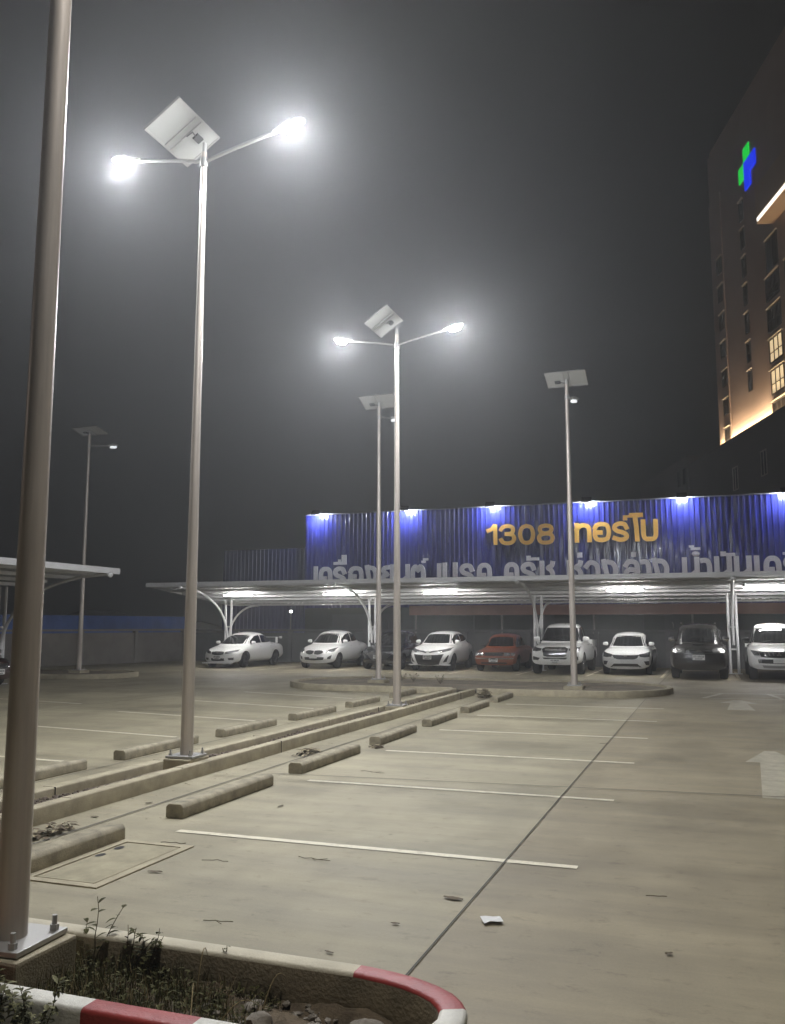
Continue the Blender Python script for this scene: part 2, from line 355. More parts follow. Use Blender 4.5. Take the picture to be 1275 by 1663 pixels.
# ------------------------------------------------------------------ wheel stops
def stop_bm(L):
    bm = bmesh.new(); w, h = .185, .125
    pr = [(-w / 2, 0), (-w / 2, h - .03), (-w / 2 + .028, h), (w / 2 - .028, h), (w / 2, h - .03), (w / 2, 0)]
    prism(bm, pr, -L / 2, L / 2, lambda a, b, c: (a, c, b)); bmesh.ops.bevel(bm, geom=[e for e in bm.edges], offset=.006, segments=1, affect='EDGES')
    return bm
stops = []
RS = [(4.52, 6.28, 'pale wheel stop beside the drain cover, nearest the camera'), (7.11, 8.9, 'wheel stop just left of the nearest stall line'), (9.68, 11.5, 'third nearest wheel stop on the right of the median'), (12.32, 14.05, 'wheel stop at the left end of the third nearest stall line'), (14.86, 16.5, 'wheel stop right of the slim middle lamp post'), (17.39, 19.05, 'next to last wheel stop right of the median'), (19.95, 21.6, 'farthest wheel stop right of the median, beside the heap of dry leaves')]
LS = [(7.3, 9.1, 'wheel stop left of the median beside the big near pole'), (9.85, 11.65, 'wheel stop directly behind the foot of the second lamp pole'), (12.38, 14.17, 'second wheel stop beyond the second lamp pole, left of the median'), (14.97, 16.76, 'left row wheel stop, third from the cross island'), (17.69, 19.35, 'left row wheel stop, second from the cross island'), (20.43, 22.0, 'left row wheel stop touching the cross island kerb')]
for rows, x in ((RS, -4.70), (LS, -7.36)):
    for y0, y1, l in rows:
        o = obj('wheel_stop', stop_bm(y1 - y0), CONCB, smooth=30); o.location = (x + random.uniform(-.02, .02), (y0 + y1) / 2, .004); o.rotation_euler = (0, 0, random.uniform(-.012, .012))
        tag(o, l + ', low concrete bar', 'wheel stop', 'concrete wheel stops along the median')

# ------------------------------------------------------------------ drain cover
t = thing('drain_cover', 'rectangular concrete drain cover with two hand holes set in the paving', 'drain cover', (-4.27, 5.68, 0))
bm = bmesh.new()
for c, s in (((0, .56, .004), (.66, .07, .012)), ((0, -.56, .004), (.66, .07, .012)), ((.295, 0, .004), (.07, 1.05, .012)), ((-.295, 0, .004), (.07, 1.05, .012))): box(bm, c, s)
obj('frame', bm, CONC, t)
bm = bmesh.new(); box(bm, (0, 0, .002), (.49, 1.02, .012), bev=.003); lid = obj('lid', bm, mat('cover concrete', (.31, .275, .18), .8, noise=.3, nscale=4), t)
for yy in (.34, .11):
    bm = bmesh.new(); bmesh.ops.create_circle(bm, cap_ends=True, segments=20, radius=.045, matrix=Matrix.Translation((-.19, yy, .0105)) @ Matrix.Diagonal((.75, 1.15, 1, 1))); obj('hand_hole', bm, BLACKP, lid)

# ------------------------------------------------------------------ street lamps
def ellipse_head(bm, L, w, h, M):
    """long flat lamp head, tapering to its neck at x=0"""
    prof = [(0, .035, .035), (.06, .04, .04), (.14, .065, .045), (.26, .92 * w / 2, .8 * h), (.5 * L, w / 2, h), (.8 * L, .93 * w / 2, .85 * h), (.95 * L, .6 * w / 2, .55 * h), (L, .2 * w / 2, .25 * h)]
    rings = []
    for x, a, b in prof:
        ring = []
        for k in range(20):
            an = 2 * math.pi * k / 20; yy = a * math.cos(an); zz = b * math.sin(an)
            if zz < 0: zz *= .35
            ring.append(bm.verts.new(M @ Vector((x, yy, zz))))
        rings.append(ring)
    for a, b in zip(rings, rings[1:]):
        for k in range(20): bm.faces.new((a[k], a[(k + 1) % 20], b[(k + 1) % 20], b[k]))
    bm.faces.new(rings[0][::-1]); bm.faces.new(rings[-1])
def lamp_post(loc, arms, htop, harm, r0, r1, ptilt, pheading, label, pedestal=(.5, .5, .14), lens=(.31, .19), hs=1.0, poff=0.0, psz=1.0, armlen=1.05, rise=.22, zb=.2, up=.16, lit=True):
    t = thing('street_lamp', label, 'street lamp', (loc[0], loc[1], 0), 0, 'solar street lamps')
    b = bmesh.new(); box(b, (0, 0, zb - .03 - pedestal[2] / 2), pedestal, rz=.0, bev=.015); obj('pedestal', b, CONC, t)
    b = bmesh.new(); box(b, (0, 0, zb - .012), (.36, .36, .024), rz=.06, bev=.003); pl = obj('base_plate', b, GALVD, t)
    for sx in (-1, 1):
        for sy in (-1, 1):
            b = bmesh.new(); bmesh.ops.create_cone(b, cap_ends=True, segments=6, radius1=.021, radius2=.021, depth=.028, matrix=Matrix.Translation((sx * .135, sy * .135, zb + .014)))
            bmesh.ops.create_cone(b, cap_ends=True, segments=10, radius1=.013, radius2=.012, depth=.05, matrix=Matrix.Translation((sx * .135, sy * .135, zb + .045))); obj('bolt', b, GALVD, pl)
    b = bmesh.new(); tube(b, [(0, 0, zb - .005), (0, 0, zb + .35), (0, 0, htop * .5), (0, 0, htop)], [r0, r0 * .985, (r0 + r1) / 2, r1], 28)
    # small access hatch on the shaft
    obj('pole', b, GALV, t, smooth=True)
    for az in arms:
        d = Vector((math.cos(R(az)), math.sin(R(az)), 0))
        p = [Vector((0, 0, harm)) + d * (armlen * s) + Vector((0, 0, rise * (s ** .8))) for s in (.03, .2, .45, .7, .9, 1.0)]
        b = bmesh.new(); tube(b, p, .024, 10); bmesh.ops.create_cone(b, cap_ends=True, segments=16, radius1=r1 * 1.5, radius2=r1 * 1.5, depth=.12, matrix=Matrix.Translation((0, 0, harm)))
        arm = obj('arm', b, GALVD, t, smooth=40)
        tl = math.atan2(rise, armlen) * .9
        M = Matrix.Translation(p[-1] - d * .04) @ Matrix.Rotation(R(az), 4, 'Z') @ Matrix.Rotation(-tl, 4, 'Y')
        b = bmesh.new(); ellipse_head(b, .62 * hs, .26 * hs, .085 * hs, M); head = obj('lamp_head', b, LEDBACK, t, smooth=50)
        b = bmesh.new(); a, c = lens
        ring = []
        for k in range(24):
            an = 2 * math.pi * k / 24; cx, sx_ = math.cos(an), math.sin(an)
            ring.append(((abs(cx) ** .6) * math.copysign(1, cx) * a / 2, (abs(sx_) ** .6) * math.copysign(1, sx_) * c / 2))
        lo, mid, hi = ([b.verts.new(M @ Vector(((.36 + x * q) * hs, y * q * hs, zz * hs))) for x, y in ring] for q, zz in ((.72, -.098), (1.0, -.06), (.74, -.02)))
        b.faces.new(lo)
        for k in range(24):
            b.faces.new((lo[k], mid[k], mid[(k + 1) % 24], lo[(k + 1) % 24])); b.faces.new((mid[k], hi[k], hi[(k + 1) % 24], mid[(k + 1) % 24]))
        obj('led_lens', b, {True: LEDON, 'soft': LEDSOFT, False: LEDDIM}[lit], head)
    # tilted solar panel on a short mast
    Mh = Matrix.Translation((0, 0, htop + up)) @ Matrix.Rotation(R(pheading), 4, 'Z') @ Matrix.Translation((poff, 0, poff * -.55)) @ Matrix.Rotation(R(ptilt), 4, 'Y') @ Matrix.Scale(psz, 4)
    b = bmesh.new(); box(b, (0, 0, 0), (.66, 1.08, .008), M=Mh); pan = obj('solar_panel', b, PANELF, t)
    b = bmesh.new(); box(b, (0, 0, -.010), (.64, 1.06, .008), M=Mh); obj('back_sheet', b, PANELB, pan)
    b = bmesh.new()
    for c, s in (((0, .535, -.008), (.68, .03, .035)), ((0, -.535, -.008), (.68, .03, .035)), ((.325, 0, -.008), (.03, 1.04, .035)), ((-.325, 0, -.008), (.03, 1.04, .035)), ((0, .07, -.025), (.62, .035, .022)), ((0, -.07, -.025), (.62, .035, .022))): box(b, c, s, M=Mh)
    obj('frame', b, GALVD, pan)
    b = bmesh.new(); box(b, (.1, .25, -.03), (.11, .15, .03), M=Mh); obj('junction_box', b, BLACKP, pan)
    b = bmesh.new(); cpts = [Mh @ Vector(v) for v in ((.1, .18, -.035), (.12, .05, -.06), (.02, .0, -.1))]; tube(b, cpts, .009, 6); obj('cable', b, BLACKP, pan)
    b = bmesh.new(); tube(b, [(0, 0, htop - .12), (0, 0, htop + up - .03)], r1 * .8, 12); obj('panel_mast', b, GALVD, t, smooth=True)
    return t
lamp_post((-3.16, 3.47), [0], 8.45, 7.95, .073, .042, -30, 0, 'big steel lamp pole in the near planter, its top out of view', pedestal=(.44, .40, .34), zb=.30, lit='soft')
lamp_post((-5.96, 9.27), [0, 180], 7.9, 7.76, .078, .036, -33, 0, 'second nearest twin armed lamp with the brightest light, rising from the median', zb=.22, hs=.72, poff=-.34, psz=.9, pedestal=(.37, .42, .2))
lamp_post((-5.94, 16.77), [0, 180], 7.85, 7.6, .082, .038, -33, 0, 'twin armed solar lamp in the middle of the picture, farther along the median', zb=.19, hs=.72, poff=-.30, psz=.9, pedestal=(.37, .42, .14))
lamp_post((-9.15, 24.21), [90], 8.35, 8.0, .085, .045, 22, 90, 'single armed solar lamp on the cross island just left of the middle twin lamp', zb=.22, lit=False)
lamp_post((-3.39, 23.47), [90], 8.3, 7.93, .088, .045, 22, 90, 'single armed solar lamp on the right end of the cross island by the white pickup', zb=.22, lit=False)
lamp_post((-20.98, 25.63), [90], 8.65, 8.23, .085, .045, 14, 90, 'distant single armed solar lamp at far left on its own island', zb=.22, lit=False)

# ------------------------------------------------------------------ carports
def carport(t, x0, x1, yf, yb, zf, zb_, cols, yc, M=Matrix()):
    ang = math.atan2(zf - zb_, yb - yf)
    def zr(y): return zf - (zf - zb_) * (y - yf) / (yb - yf)
    b = bmesh.new()                                             # ribbed roof sheet
    n = int((x1 - x0) / .25); xs = [x0 + (x1 - x0) * i / (n * 4) for i in range(n * 4 + 1)]
    pts = []
    for i, x in enumerate(xs):
        dz = (0, .035, .035, 0)[i % 4]; pts.append((x, dz))
    for off in (0,):
        A = [b.verts.new(M @ Vector((x, yf + .02, zr(yf) + d))) for x, d in pts]; B = [b.verts.new(M @ Vector((x, yb, zr(yb) + d))) for x, d in pts]
        for i in range(len(pts) - 1): b.faces.new((A[i], A[i + 1], B[i + 1], B[i]))
    roof = obj('roof', b, ROOFM, t)
    b = bmesh.new(); box(b, ((x0 + x1) / 2, yf - .03, zf - .02), (x1 - x0 + .04, .06, .17), bev=.006, M=M); obj('fascia', b, STEELW, t)
    b = bmesh.new(); box(b, (x0 - .02, (yf + yb) / 2, (zf + zb_) / 2 - .01), (.04, math.hypot(yb - yf, zf - zb_), .15), M=M @ Matrix.Translation(((0, (yf + yb) / 2, (zf + zb_) / 2))) @ Matrix.Rotation(-ang, 4, 'X') @ Matrix.Translation((0, -(yf + yb) / 2, -(zf + zb_) / 2))); obj('end_fascia', b, STEELW, t)
    k = 0
    y = yf + .5
    b = bmesh.new()
    while y < yb:
        box(b, ((x0 + x1) / 2, y, zr(y) - .055), (x1 - x0 - .06, .05, .10), M=M); y += 1.02
    obj('purlins', b, STEELW, roof)
    for cx in cols:
        b = bmesh.new()
        for dx in (-.14, .14): tube(b, [M @ Vector((cx + dx, yc, .02)), M @ Vector((cx + dx, yc, zr(yc) - .12))], .052, 14)
        for z in (.9, 1.7): box(b, (cx, yc, z), (.2, .05, .06), M=M)
        box(b, (cx, yc, .03), (.52, .3, .02), M=M)
        c = obj('column', b, STEELW, t, smooth=40)
        for s, ye in ((-1, yf + .05), (1, yb - .25)):
            b = bmesh.new(); L = abs(ye - yc); pp = []
            for i in range(15):
                a = R(90 * i / 14); pp.append(M @ Vector((cx, yc + s * (L * (1 - math.cos(a)) + .06), 1.05 + (zr(ye) - .12 - 1.05) * (math.sin(a) ** .9))))
            tube(b, pp, .05 if s < 0 else .045, 10); obj('brace', b, STEELW, t, smooth=True)
            if s < 0:
                b = bmesh.new(); bmesh.ops.create_uvsphere(b, u_segments=14, v_segments=10, radius=.085, matrix=M @ Matrix.Translation((cx, yf - .07, zf - .14))); obj('end_cap', b, STEELW, t, smooth=True)
t = thing('carport', 'long grey metal roofed carport on white curved columns over the parked cars', 'carport', (-8, 34.3, 0))
Mo = Matrix.Translation((8, -34.3, 0))
carport(t, -21.7, 9.0, 30.45, 37.2, 3.42, 2.78, (-20.1, -13.24, -6.29, .8, 7.9), 34.3, Mo)
t = thing('carport', 'grey metal roofed carport at the left edge seen past the near pole', 'carport', (-19.6, 12.0, 0))
Mo = Matrix.Rotation(R(90), 4, 'Z') @ Matrix.Translation((0, 0, 0))
# local x runs along world +Y, the open front faces world +X
Mo = Matrix(((0, -1, 0, 0), (1, 0, 0, 0), (0, 0, 1, 0), (0, 0, 0, 1)))
carport(t, -12.0, 9.3, -3.4, 3.2, 3.34, 2.8, (-6.5, .3, 8.85), .4, Mo)

# fluorescent fittings under the main carport
TL = [(-18.55, 'leftmost tube light under the carport roof, above the white sedan'), (-13.98, 'tube light under the carport roof left of the slim lamp posts'), (-9.72, 'tube light under the carport roof above the white hatchback'), (-2.8, 'tube light under the carport roof above the middle white sedan'), (1.83, 'rightmost tube light under the carport roof, cut by the picture edge')]
proto = None
for x, l in TL:
    if proto is None:
        proto = thing('tube_light', l, 'tube light', (x, 32.4, 2.97), 0, 'tube lights under the carport')
        b = bmesh.new(); box(b, (0, 0, .085), (1.3, .16, .05), bev=.008); box(b, (-.4, 0, .16), (.02, .02, .12)); box(b, (.4, 0, .16), (.02, .02, .12)); obj('housing', b, STEELW, proto)
        b = bmesh.new()
        for dy in (-.045, .045): tube(b, [(-.62, dy, .035), (.62, dy, .035)], .026, 12)
        obj('tube', b, TUBEM, proto, smooth=True)
    else: dup(proto, (x, 32.4, 2.97), 0, l)
# camera on the carport corner column
t = thing('security_camera', 'small white security camera under the carport edge, right of the column', 'security camera', (1.03, 30.36, 3.14))
b = bmesh.new(); box(b, (0, 0, .05), (.2, .05, .03), bev=.005); obj('bracket', b, STEELW, t)
b = bmesh.new(); box(b, (.06, -.02, -.06), (.09, .2, .09), bev=.012, M=Matrix.Rotation(.25, 4, 'X')); body_ = obj('housing', b, STEELW, t)
b = bmesh.new(); bmesh.ops.create_cone(b, cap_ends=True, segments=14, radius1=.03, radius2=.03, depth=.01, matrix=Matrix.Rotation(.25, 4, 'X') @ Matrix.Translation((.06, -.124, -.06)) @ Matrix.Rotation(R(90), 4, 'X')); obj('lens', b, BLACKP, body_)

# ------------------------------------------------------------------ boundary walls, blue sheets, mound
def panel_wall(name, label, a, b_, h, n, pm=None, qm=None):
    a, b_ = Vector(a), Vector(b_); d = b_ - a; L = d.length; t = thing(name, label, 'wall', (a.x, a.y, 0), math.atan2(d.y, d.x)); pw = L / n
    for i in range(n):
        b = bmesh.new(); box(b, (pw * (i + .5), 0, h / 2 - .05), (pw - .17, .07, h - .06)); box(b, (pw * (i + .5), -.02, .12), (pw - .17, .09, .2)); obj('panel', b, pm or WALLG, t)
    for i in range(n + 1):
        b = bmesh.new(); box(b, (pw * i, 0, h / 2), (.18, .2, h), bev=.008); obj('post', b, qm or WALLP, t)
    b = bmesh.new(); box(b, (L / 2, 0, h + .045), (L + .2, .24, .09), bev=.01); obj('capping', b, qm or WALLP, t)
panel_wall('boundary_wall', 'low grey panel wall along the left side of the lot', (-29.6, 17.0), (-25.1, 38.4), 1.5, 7)
panel_wall('boundary_wall', 'low grey panel wall in shade behind the parked cars', (-25.0, 38.6), (10, 38.6), 1.48, 12, mat('shaded wall panel', (.085, .087, .092), .85, noise=.25, nscale=1.4), mat('shaded wall post', (.11, .11, .115), .85, noise=.2, nscale=3))  # darker copies of the grey wall carry the roof's shade in their colour
t = thing('sheet_fence', 'blue metal sheet fence showing above the left boundary wall', 'fence', (-31.4, 17, 0), math.atan2(22, 4.8))
b = bmesh.new(); n = 120; L = 24.0; A = []; B = []
for i in range(n + 1):
    y = .03 * (i % 4 in (1, 2)); A.append(b.verts.new((L * i / n, y, 0))); B.append(b.verts.new((L * i / n, y, 2.22)))
for i in range(n): b.faces.new((A[i], A[i + 1], B[i + 1], B[i]))
sh = obj('sheet', b, BLUEF, t); b = bmesh.new(); box(b, (L / 2, -.03, 1.98), (L, .05, .05)); box(b, (L / 2, -.03, 1.0), (L, .05, .05)); obj('rail', b, BLUEF, t)
for i in range(9):
    b = bmesh.new(); box(b, (L * i / 8, .08, 1.1), (.08, .08, 2.2)); obj('post', b, WALLP, t)
bm = bmesh.new(); N = 40; V = []
for i in range(N + 1):
    row = []
    for j in range(N // 2 + 1):
        x = -62 + 38 * i / N; y = 38 + 16 * j / (N // 2)
        u, v = i / N, j / (N // 2); h = (math.sin(math.pi * u) ** .8) * math.sin(math.pi * v) * (3.0 + .8 * math.sin(u * 9) + .4 * math.sin(u * 23 + v * 11)) + random.uniform(-.06, .06)
        row.append(bm.verts.new((x, y, h - .1)))
    V.append(row)
for i in range(N):
    for j in range(N // 2): bm.faces.new((V[i][j], V[i + 1][j], V[i + 1][j + 1], V[i][j + 1]))
obj('earth_hill', bm, MOUND, smooth=True, kind='structure')

# ------------------------------------------------------------------ the blue shop building
def corrug(bm, x0, x1, y, z0, z1, pitch, dep, rnd, zr=30):
    n = int((x1 - x0) / pitch); cols = []
    for i in range(n):
        x = x0 + (x1 - x0) * i / n; j = rnd.uniform(-.10, .10); tl = rnd.uniform(-.01, .01); am = rnd.uniform(.004, .016); fq = rnd.uniform(9, 22); ph = rnd.uniform(0, 6)
        for fr, dy in ((0, 0), (.30, 0), (.42, -1), (.60, -1), (.72, 0)):
            col = []
            for k in range(zr + 1):
                f = k / zr; wv = am * math.sin(ph + f * fq) * (1 if dy == 0 and fr > 0 else .35)
                col.append(bm.verts.new((x + pitch * fr, y + dep * dy * (1 + j) + wv + tl * (f - .5), z0 + (z1 - z0) * f)))
            cols.append(col)
    for a, b in zip(cols, cols[1:]):
        for k in range(zr): bm.faces.new((a[k], b[k], b[k + 1], a[k + 1]))
sb = thing('shop_building', 'shop with a tall blue corrugated metal front behind the carport', 'building', (-9, 46, 0)); rnd = random.Random(5)
b = bmesh.new(); corrug(b, -12.95, 18, 0, 2.75, 8.12, .26, .045, rnd); obj('front_wall', b, BLUES, sb, smooth=25)
b = bmesh.new(); corrug(b, -18.8, -13.0, .7, 0, 6.3, .26, .04, rnd, 4); obj('side_wall', b, mat('dull blue sheet', (.025, .03, .11), .5, noise=.3, nscale=1, stretch=(2, 1, .3)), sb, smooth=25)
b = bmesh.new(); box(b, (2.5, 6.2, 4.0), (30.8, 12, 8.0)); box(b, (2.5, .1, 1.35), (30.9, .1, 2.7)); obj('body', b, DARKW, sb)
b = bmesh.new(); box(b, (2.5, .03, 8.15), (31.0, .26, .06)); obj('coping', b, mat('grey metal coping', (.16, .16, .17), .5, .3), sb)
b = bmesh.new(); box(b, (7, -4.03, 2.48), (24.4, .08, .42), bev=.01); box(b, (7, -2.1, 2.72), (24.4, 3.9, .05)); aw = obj('awning', b, AWN, sb)
for i in range(6):
    b = bmesh.new(); tube(b, [(-4.9 + 4.4 * i, -3.9, .0), (-4.9 + 4.4 * i, -3.9, 2.6)], .05, 10); obj('awning_post', b, WALLP, sb, smooth=True)
# glowing strips stand in for tube reflections glimpsed between carport and awning
for x, w in ((-11.7, 1.0), (-2.0, 1.1), (5.6, 1.5), (10.9, 1.3)):
    b = bmesh.new(); box(b, (x, -3.9, 2.885), (w, .08, .11)); wl = obj('gleam_strip', b, SLIT, sb)
    for q in range(2):
        b = bmesh.new(); box(b, (x - w * .2 + q * w * .42, -3.955, 2.885), (.04, .03, .13)); obj('gleam_bar', b, WFRAME, wl)
# shutters and doors in the dark ground floor
for x in (-9.5, -4.6, -.3, 4.2, 8.6):
    b = bmesh.new(); box(b, (x, .02, 1.2), (3.4, .07, 2.35))
    for k in range(9): box(b, (x, -.02, .2 + k * .25), (3.4, .03, .03))
    obj('shutter', b, mat('dark roller shutter', (.06, .065, .07), .5, noise=.2, nscale=2), sb)
t = thing('bulb_lamp', 'tiny white bulb glowing in the dark behind the carport', 'lamp', (-20.6, 41.5, 0))
b = bmesh.new(); tube(b, [(0, 0, 0), (0, 0, 2.42)], .03, 8); obj('post', b, WALLP, t)
b = bmesh.new(); bmesh.ops.create_uvsphere(b, u_segments=12, v_segments=8, radius=.07, matrix=Matrix.Translation((0, 0, 2.48))); obj('bulb', b, mat('lit bulb', (.9, .9, .9), emit=(1, .97, .9), es=14.0), t, smooth=True)

# ---- letters drawn as thick strokes
def cat(P, n=5):
    out = []
    for i in range(len(P) - 1):
        p0 = P[max(i - 1, 0)]; p1 = P[i]; p2 = P[i + 1]; p3 = P[min(i + 2, len(P) - 1)]
        for k in range(n):
            t_ = k / n; o = []
            for a in (0, 1):
                o.append(.5 * (2 * p1[a] + (p2[a] - p0[a]) * t_ + (2 * p0[a] - 5 * p1[a] + 4 * p2[a] - p3[a]) * t_ ** 2 + (3 * p1[a] - p0[a] - 3 * p2[a] + p3[a]) * t_ ** 3))
            out.append(tuple(o))
    return out + [tuple(P[-1])]
G = {  # s: straight stroke, c: smooth stroke
 'kh': [('c', [(0, 0), (0, .5), (.06, .82), (.28, .98), (.5, 1), (.72, .98), (.94, .82), (1, .5), (1, 0)]), ('s', [(0.1, .38), (.45, .38)])],
 'r': [('c', [(.98, .74), (.82, .95), (.45, 1), (.1, .9), (.02, .72), (.2, .56), (.6, .46), (.92, .33), (.98, .15), (.75, .01), (.4, 0), (.02, .1)])],
 'o': [('c', [(0, .50), (.0, .3), (.12, .07), (.5, 0), (.86, .08), (1, .33), (1, .66), (.86, .92), (.5, 1), (.16, .94), (.0, .76)]), ('s', [(.08, .48), (.40, .47)])],
 'ng': [('s', [(0, 1.05), (.32, 0)]), ('c', [(.42, 1), (.72, .95), (.95, .74), (1, .45), (.88, .12), (.62, 0), (.32, .0)])],
 'y': [('c', [(.5, 1), (.15, .96), (.05, .76), (.42, .56), (.08, .46), (0, .24), (.15, .04), (.5, 0), (.86, .03), (1, .2), (1, .5), (1, 1.05)])],
 'n': [('s', [(0, 1.05), (0, 0), (.25, 0), (.85, .3)]), ('s', [(1, 1.05), (1, 0)])],
 'm': [('s', [(0, 1.05), (0, 0), (.25, 0), (.85, .3)]), ('s', [(1, 1.05), (1, 0)])],
 't': [('c', [(0.05, 0), (0, .5), (.06, .85), (.28, 1), (.5, .78), (.72, 1), (.94, .85), (1, .5), (1, 0)])],
 'e': [('s', [(.5, 1.05), (.5, 0)])],
 'b': [('c', [(0, 1.08), (0, .6), (.02, .2), (.2, .02), (.5, 0), (.8, .02), (.98, .2), (1, .6), (1, 1.08)])],
 'ch': [('s', [(0, 1.05), (0, 0)]), ('c', [(1, 1.02), (.92, .88), (.6, .74), (.85, .6), (1, .35), (.85, .06), (.5, 0), (0, .02)])],
 'w': [('c', [(0.02, .78), (.25, .97), (.55, 1), (.88, .85), (1, .5), (.94, .15), (.6, 0), (.08, .02)])],
 'l': [('c', [(.04, .8), (.25, .98), (.6, 1), (.92, .9), (1, .6), (1, 0)]), ('c', [(0, 0), (0, .25), (.15, .48), (.5, .54), (.82, .48), (1, .4)])],
 'a': [('c', [(.0, .97), (.4, .98), (.8, .9), (1, .6), (1, 0)])],
 'th': [('s', [(0, 1.03), (0, 0)]), ('c', [(0, .72), (.3, .96), (.65, 1), (.93, .86), (1, .55), (1, 0)])],
 'oo': [('c', [(.55, 0), (.5, .5), (.42, .8), (.38, 1)]), ('s', [(.0, 1), (1.0, 1)])],
 '1': [('s', [(1, 1.0), (1, 0)]), ('c', [(0, .74), (.45, .82), (.8, 1.0)])],
 '3': [('c', [(.0, .80), (.16, .94), (.5, 1), (.84, .92), (.92, .74), (.78, .57), (.42, .54)]), ('c', [(.42, .54), (.85, .48), (1, .27), (.86, .07), (.5, 0), (.14, .06), (.0, .2)])],
 '0': [('c', [(.5, 1), (.85, .88), (1, .5), (.85, .12), (.5, 0), (.15, .12), (0, .5), (.15, .88), (.5, 1)])],
 '8': [('c', [(.5, 1), (.85, .93), (.93, .76), (.8, .6), (.5, .54), (.2, .6), (.07, .76), (.15, .93), (.5, 1)]), ('c', [(.5, .54), (.88, .46), (1, .26), (.86, .06), (.5, 0), (.14, .06), (0, .26), (.12, .46), (.5, .54)])],
}
def stroke_poly(bm, P, w, y0, y1, closed=False):
    P = [Vector((p[0], p[1])) for p in P]; n = len(P); Lf = []; Rt = []
    if not closed:   # square caps
        P[0] = P[0] + (P[0] - P[1]).normalized() * w * .48; P[-1] = P[-1] + (P[-1] - P[-2]).normalized() * w * .48
    for i in range(n):
        a = P[i - 1] if i else (P[-2] if closed else P[0]); c = P[i + 1] if i < n - 1 else (P[1] if closed else P[-1])
        d1 = (P[i] - a); d2 = (c - P[i]); d1 = d1.normalized() if d1.length > 1e-6 else d2.normalized(); d2 = d2.normalized() if d2.length > 1e-6 else d1
        d = (d1 + d2).normalized(); nn = Vector((-d.y, d.x)); k = 1 / max(.6, nn.dot(Vector((-d1.y, d1.x))))
        Lf.append(P[i] + nn * w / 2 * k); Rt.append(P[i] - nn * w / 2 * k)
    q = [[bm.verts.new((p.x, y, p.y)) for p in S_] for S_ in (Lf, Rt) for y in (y0, y1)]
    l0, l1, r0, r1 = q
    for i in range(n - 1):
        bm.faces.new((l0[i], l0[i + 1], r0[i + 1], r0[i])); bm.faces.new((l1[i], r1[i], r1[i + 1], l1[i + 1]))
        bm.faces.new((l0[i], l1[i], l1[i + 1], l0[i + 1])); bm.faces.new((r0[i], r0[i + 1], r1[i + 1], r1[i]))
    if not closed:
        bm.faces.new((l0[0], r0[0], r1[0], l1[0])); bm.faces.new((l0[-1], l1[-1], r1[-1], r0[-1]))
def glyph(bm, g, x0, x1, z0, z1, w, y0, y1):
    h = w / 2
    for si, (k, P) in enumerate(G[g]):
        Q = [(x0 + h + u * max(.001, (x1 - x0 - w)), z0 + h + v * (z1 - z0 - w)) for u, v in P]
        if k == 'c': Q = cat(Q)
        stroke_poly(bm, Q, w, y0 - .003 * si, y1, closed=(Vector(P[0]) - Vector(P[-1])).length < 1e-6)
def sign(name, label, letters, marks, m, w, yw):
    t = thing(name, label, 'sign', (-9, yw, 0))
    for g, x0, x1, z0, z1 in letters:
        b = bmesh.new(); glyph(b, g, x0 + 9, x1 + 9, z0, z1, w * (.92 if g in '1308' else 1), -.14, -.03); obj('letter', b, m, t)
    for x0, x1, z0, z1 in marks:
        b = bmesh.new(); box(b, ((x0 + x1) / 2 + 9, -.085, (z0 + z1) / 2), (x1 - x0, .11, z1 - z0)); obj('tone_mark', b, m, t)
    b = bmesh.new()
    xs = [l[1] for l in letters]
    return t
gold = [('1', -11.1, -10.51, 6.05, 7.16), ('3', -10.4, -9.49, 6.01, 7.15), ('0', -9.37, -8.47, 6.0, 7.12), ('8', -8.37, -7.45, 5.98, 7.1), ('th', -6.4, -5.53, 6.03, 7.04), ('o', -5.47, -4.55, 6.02, 7.07), ('r', -4.49, -3.65, 6.01, 7.06), ('oo', -3.62, -2.94, 5.99, 7.46), ('b', -3.05, -2.22, 5.99, 7.05)]
sign('gold_sign', 'gold letter sign of a number and a word on the blue wall', gold, [(-3.93, -3.58, 7.24, 7.36), (-3.93, -3.72, 7.10, 7.235)], GOLD, .225, 45.93)
SILVL = [('e', -21.35, -21.06), ('kh', -21.0, -20.17), ('r', -20.11, -19.3), ('o', -19.16, -18.26), ('ng', -18.15, -17.38), ('y', -17.18, -16.4), ('n', -16.32, -15.49), ('t', -15.44, -14.58), ('e', -13.91, -13.65), ('b', -13.59, -12.76), ('r', -12.64, -11.82), ('kh', -11.66, -10.84), ('kh', -10.17, -9.36), ('r', -9.28, -8.46), ('ch', -8.27, -7.47), ('ch', -6.84, -6.02), ('w', -5.98, -5.14), ('ng', -5.08, -4.26), ('l', -4.0, -3.19), ('a', -3.15, -2.62), ('ng', -2.58, -1.76), ('n', -1.15, -0.32), ('a', -0.3, 0.26), ('m', 0.36, 1.18), ('n', 1.27, 2.08), ('e', 2.17, 2.44), ('kh', 2.6, 3.4), ('r', 3.47, 4.24), ('o', 4.36, 5.26), ('ng', 5.36, 6.15)]
MK = [(-20.08, -19.3, 5.2, 5.36), (-19.58, -19.3, 5.362, 5.75), (-19.79, -19.66, 5.362, 5.5), (-14.8, -14.58, 5.18, 5.31), (-14.7, -14.42, 5.312, 5.44), (-8.96, -8.74, 5.322, 5.42), (-8.96, -8.29, 5.16, 5.32), (-6.29, -6.04, 5.25, 5.51), (-3.59, -3.35, 5.22, 5.47), (-0.79, -0.54, 5.612, 5.72), (-0.71, -0.25, 5.48, 5.61), (0.67, 0.93, 5.292, 5.37), (0.67, 1.35, 5.14, 5.29), (3.48, 4.24, 5.13, 5.26), (3.98, 4.24, 5.262, 5.66)]
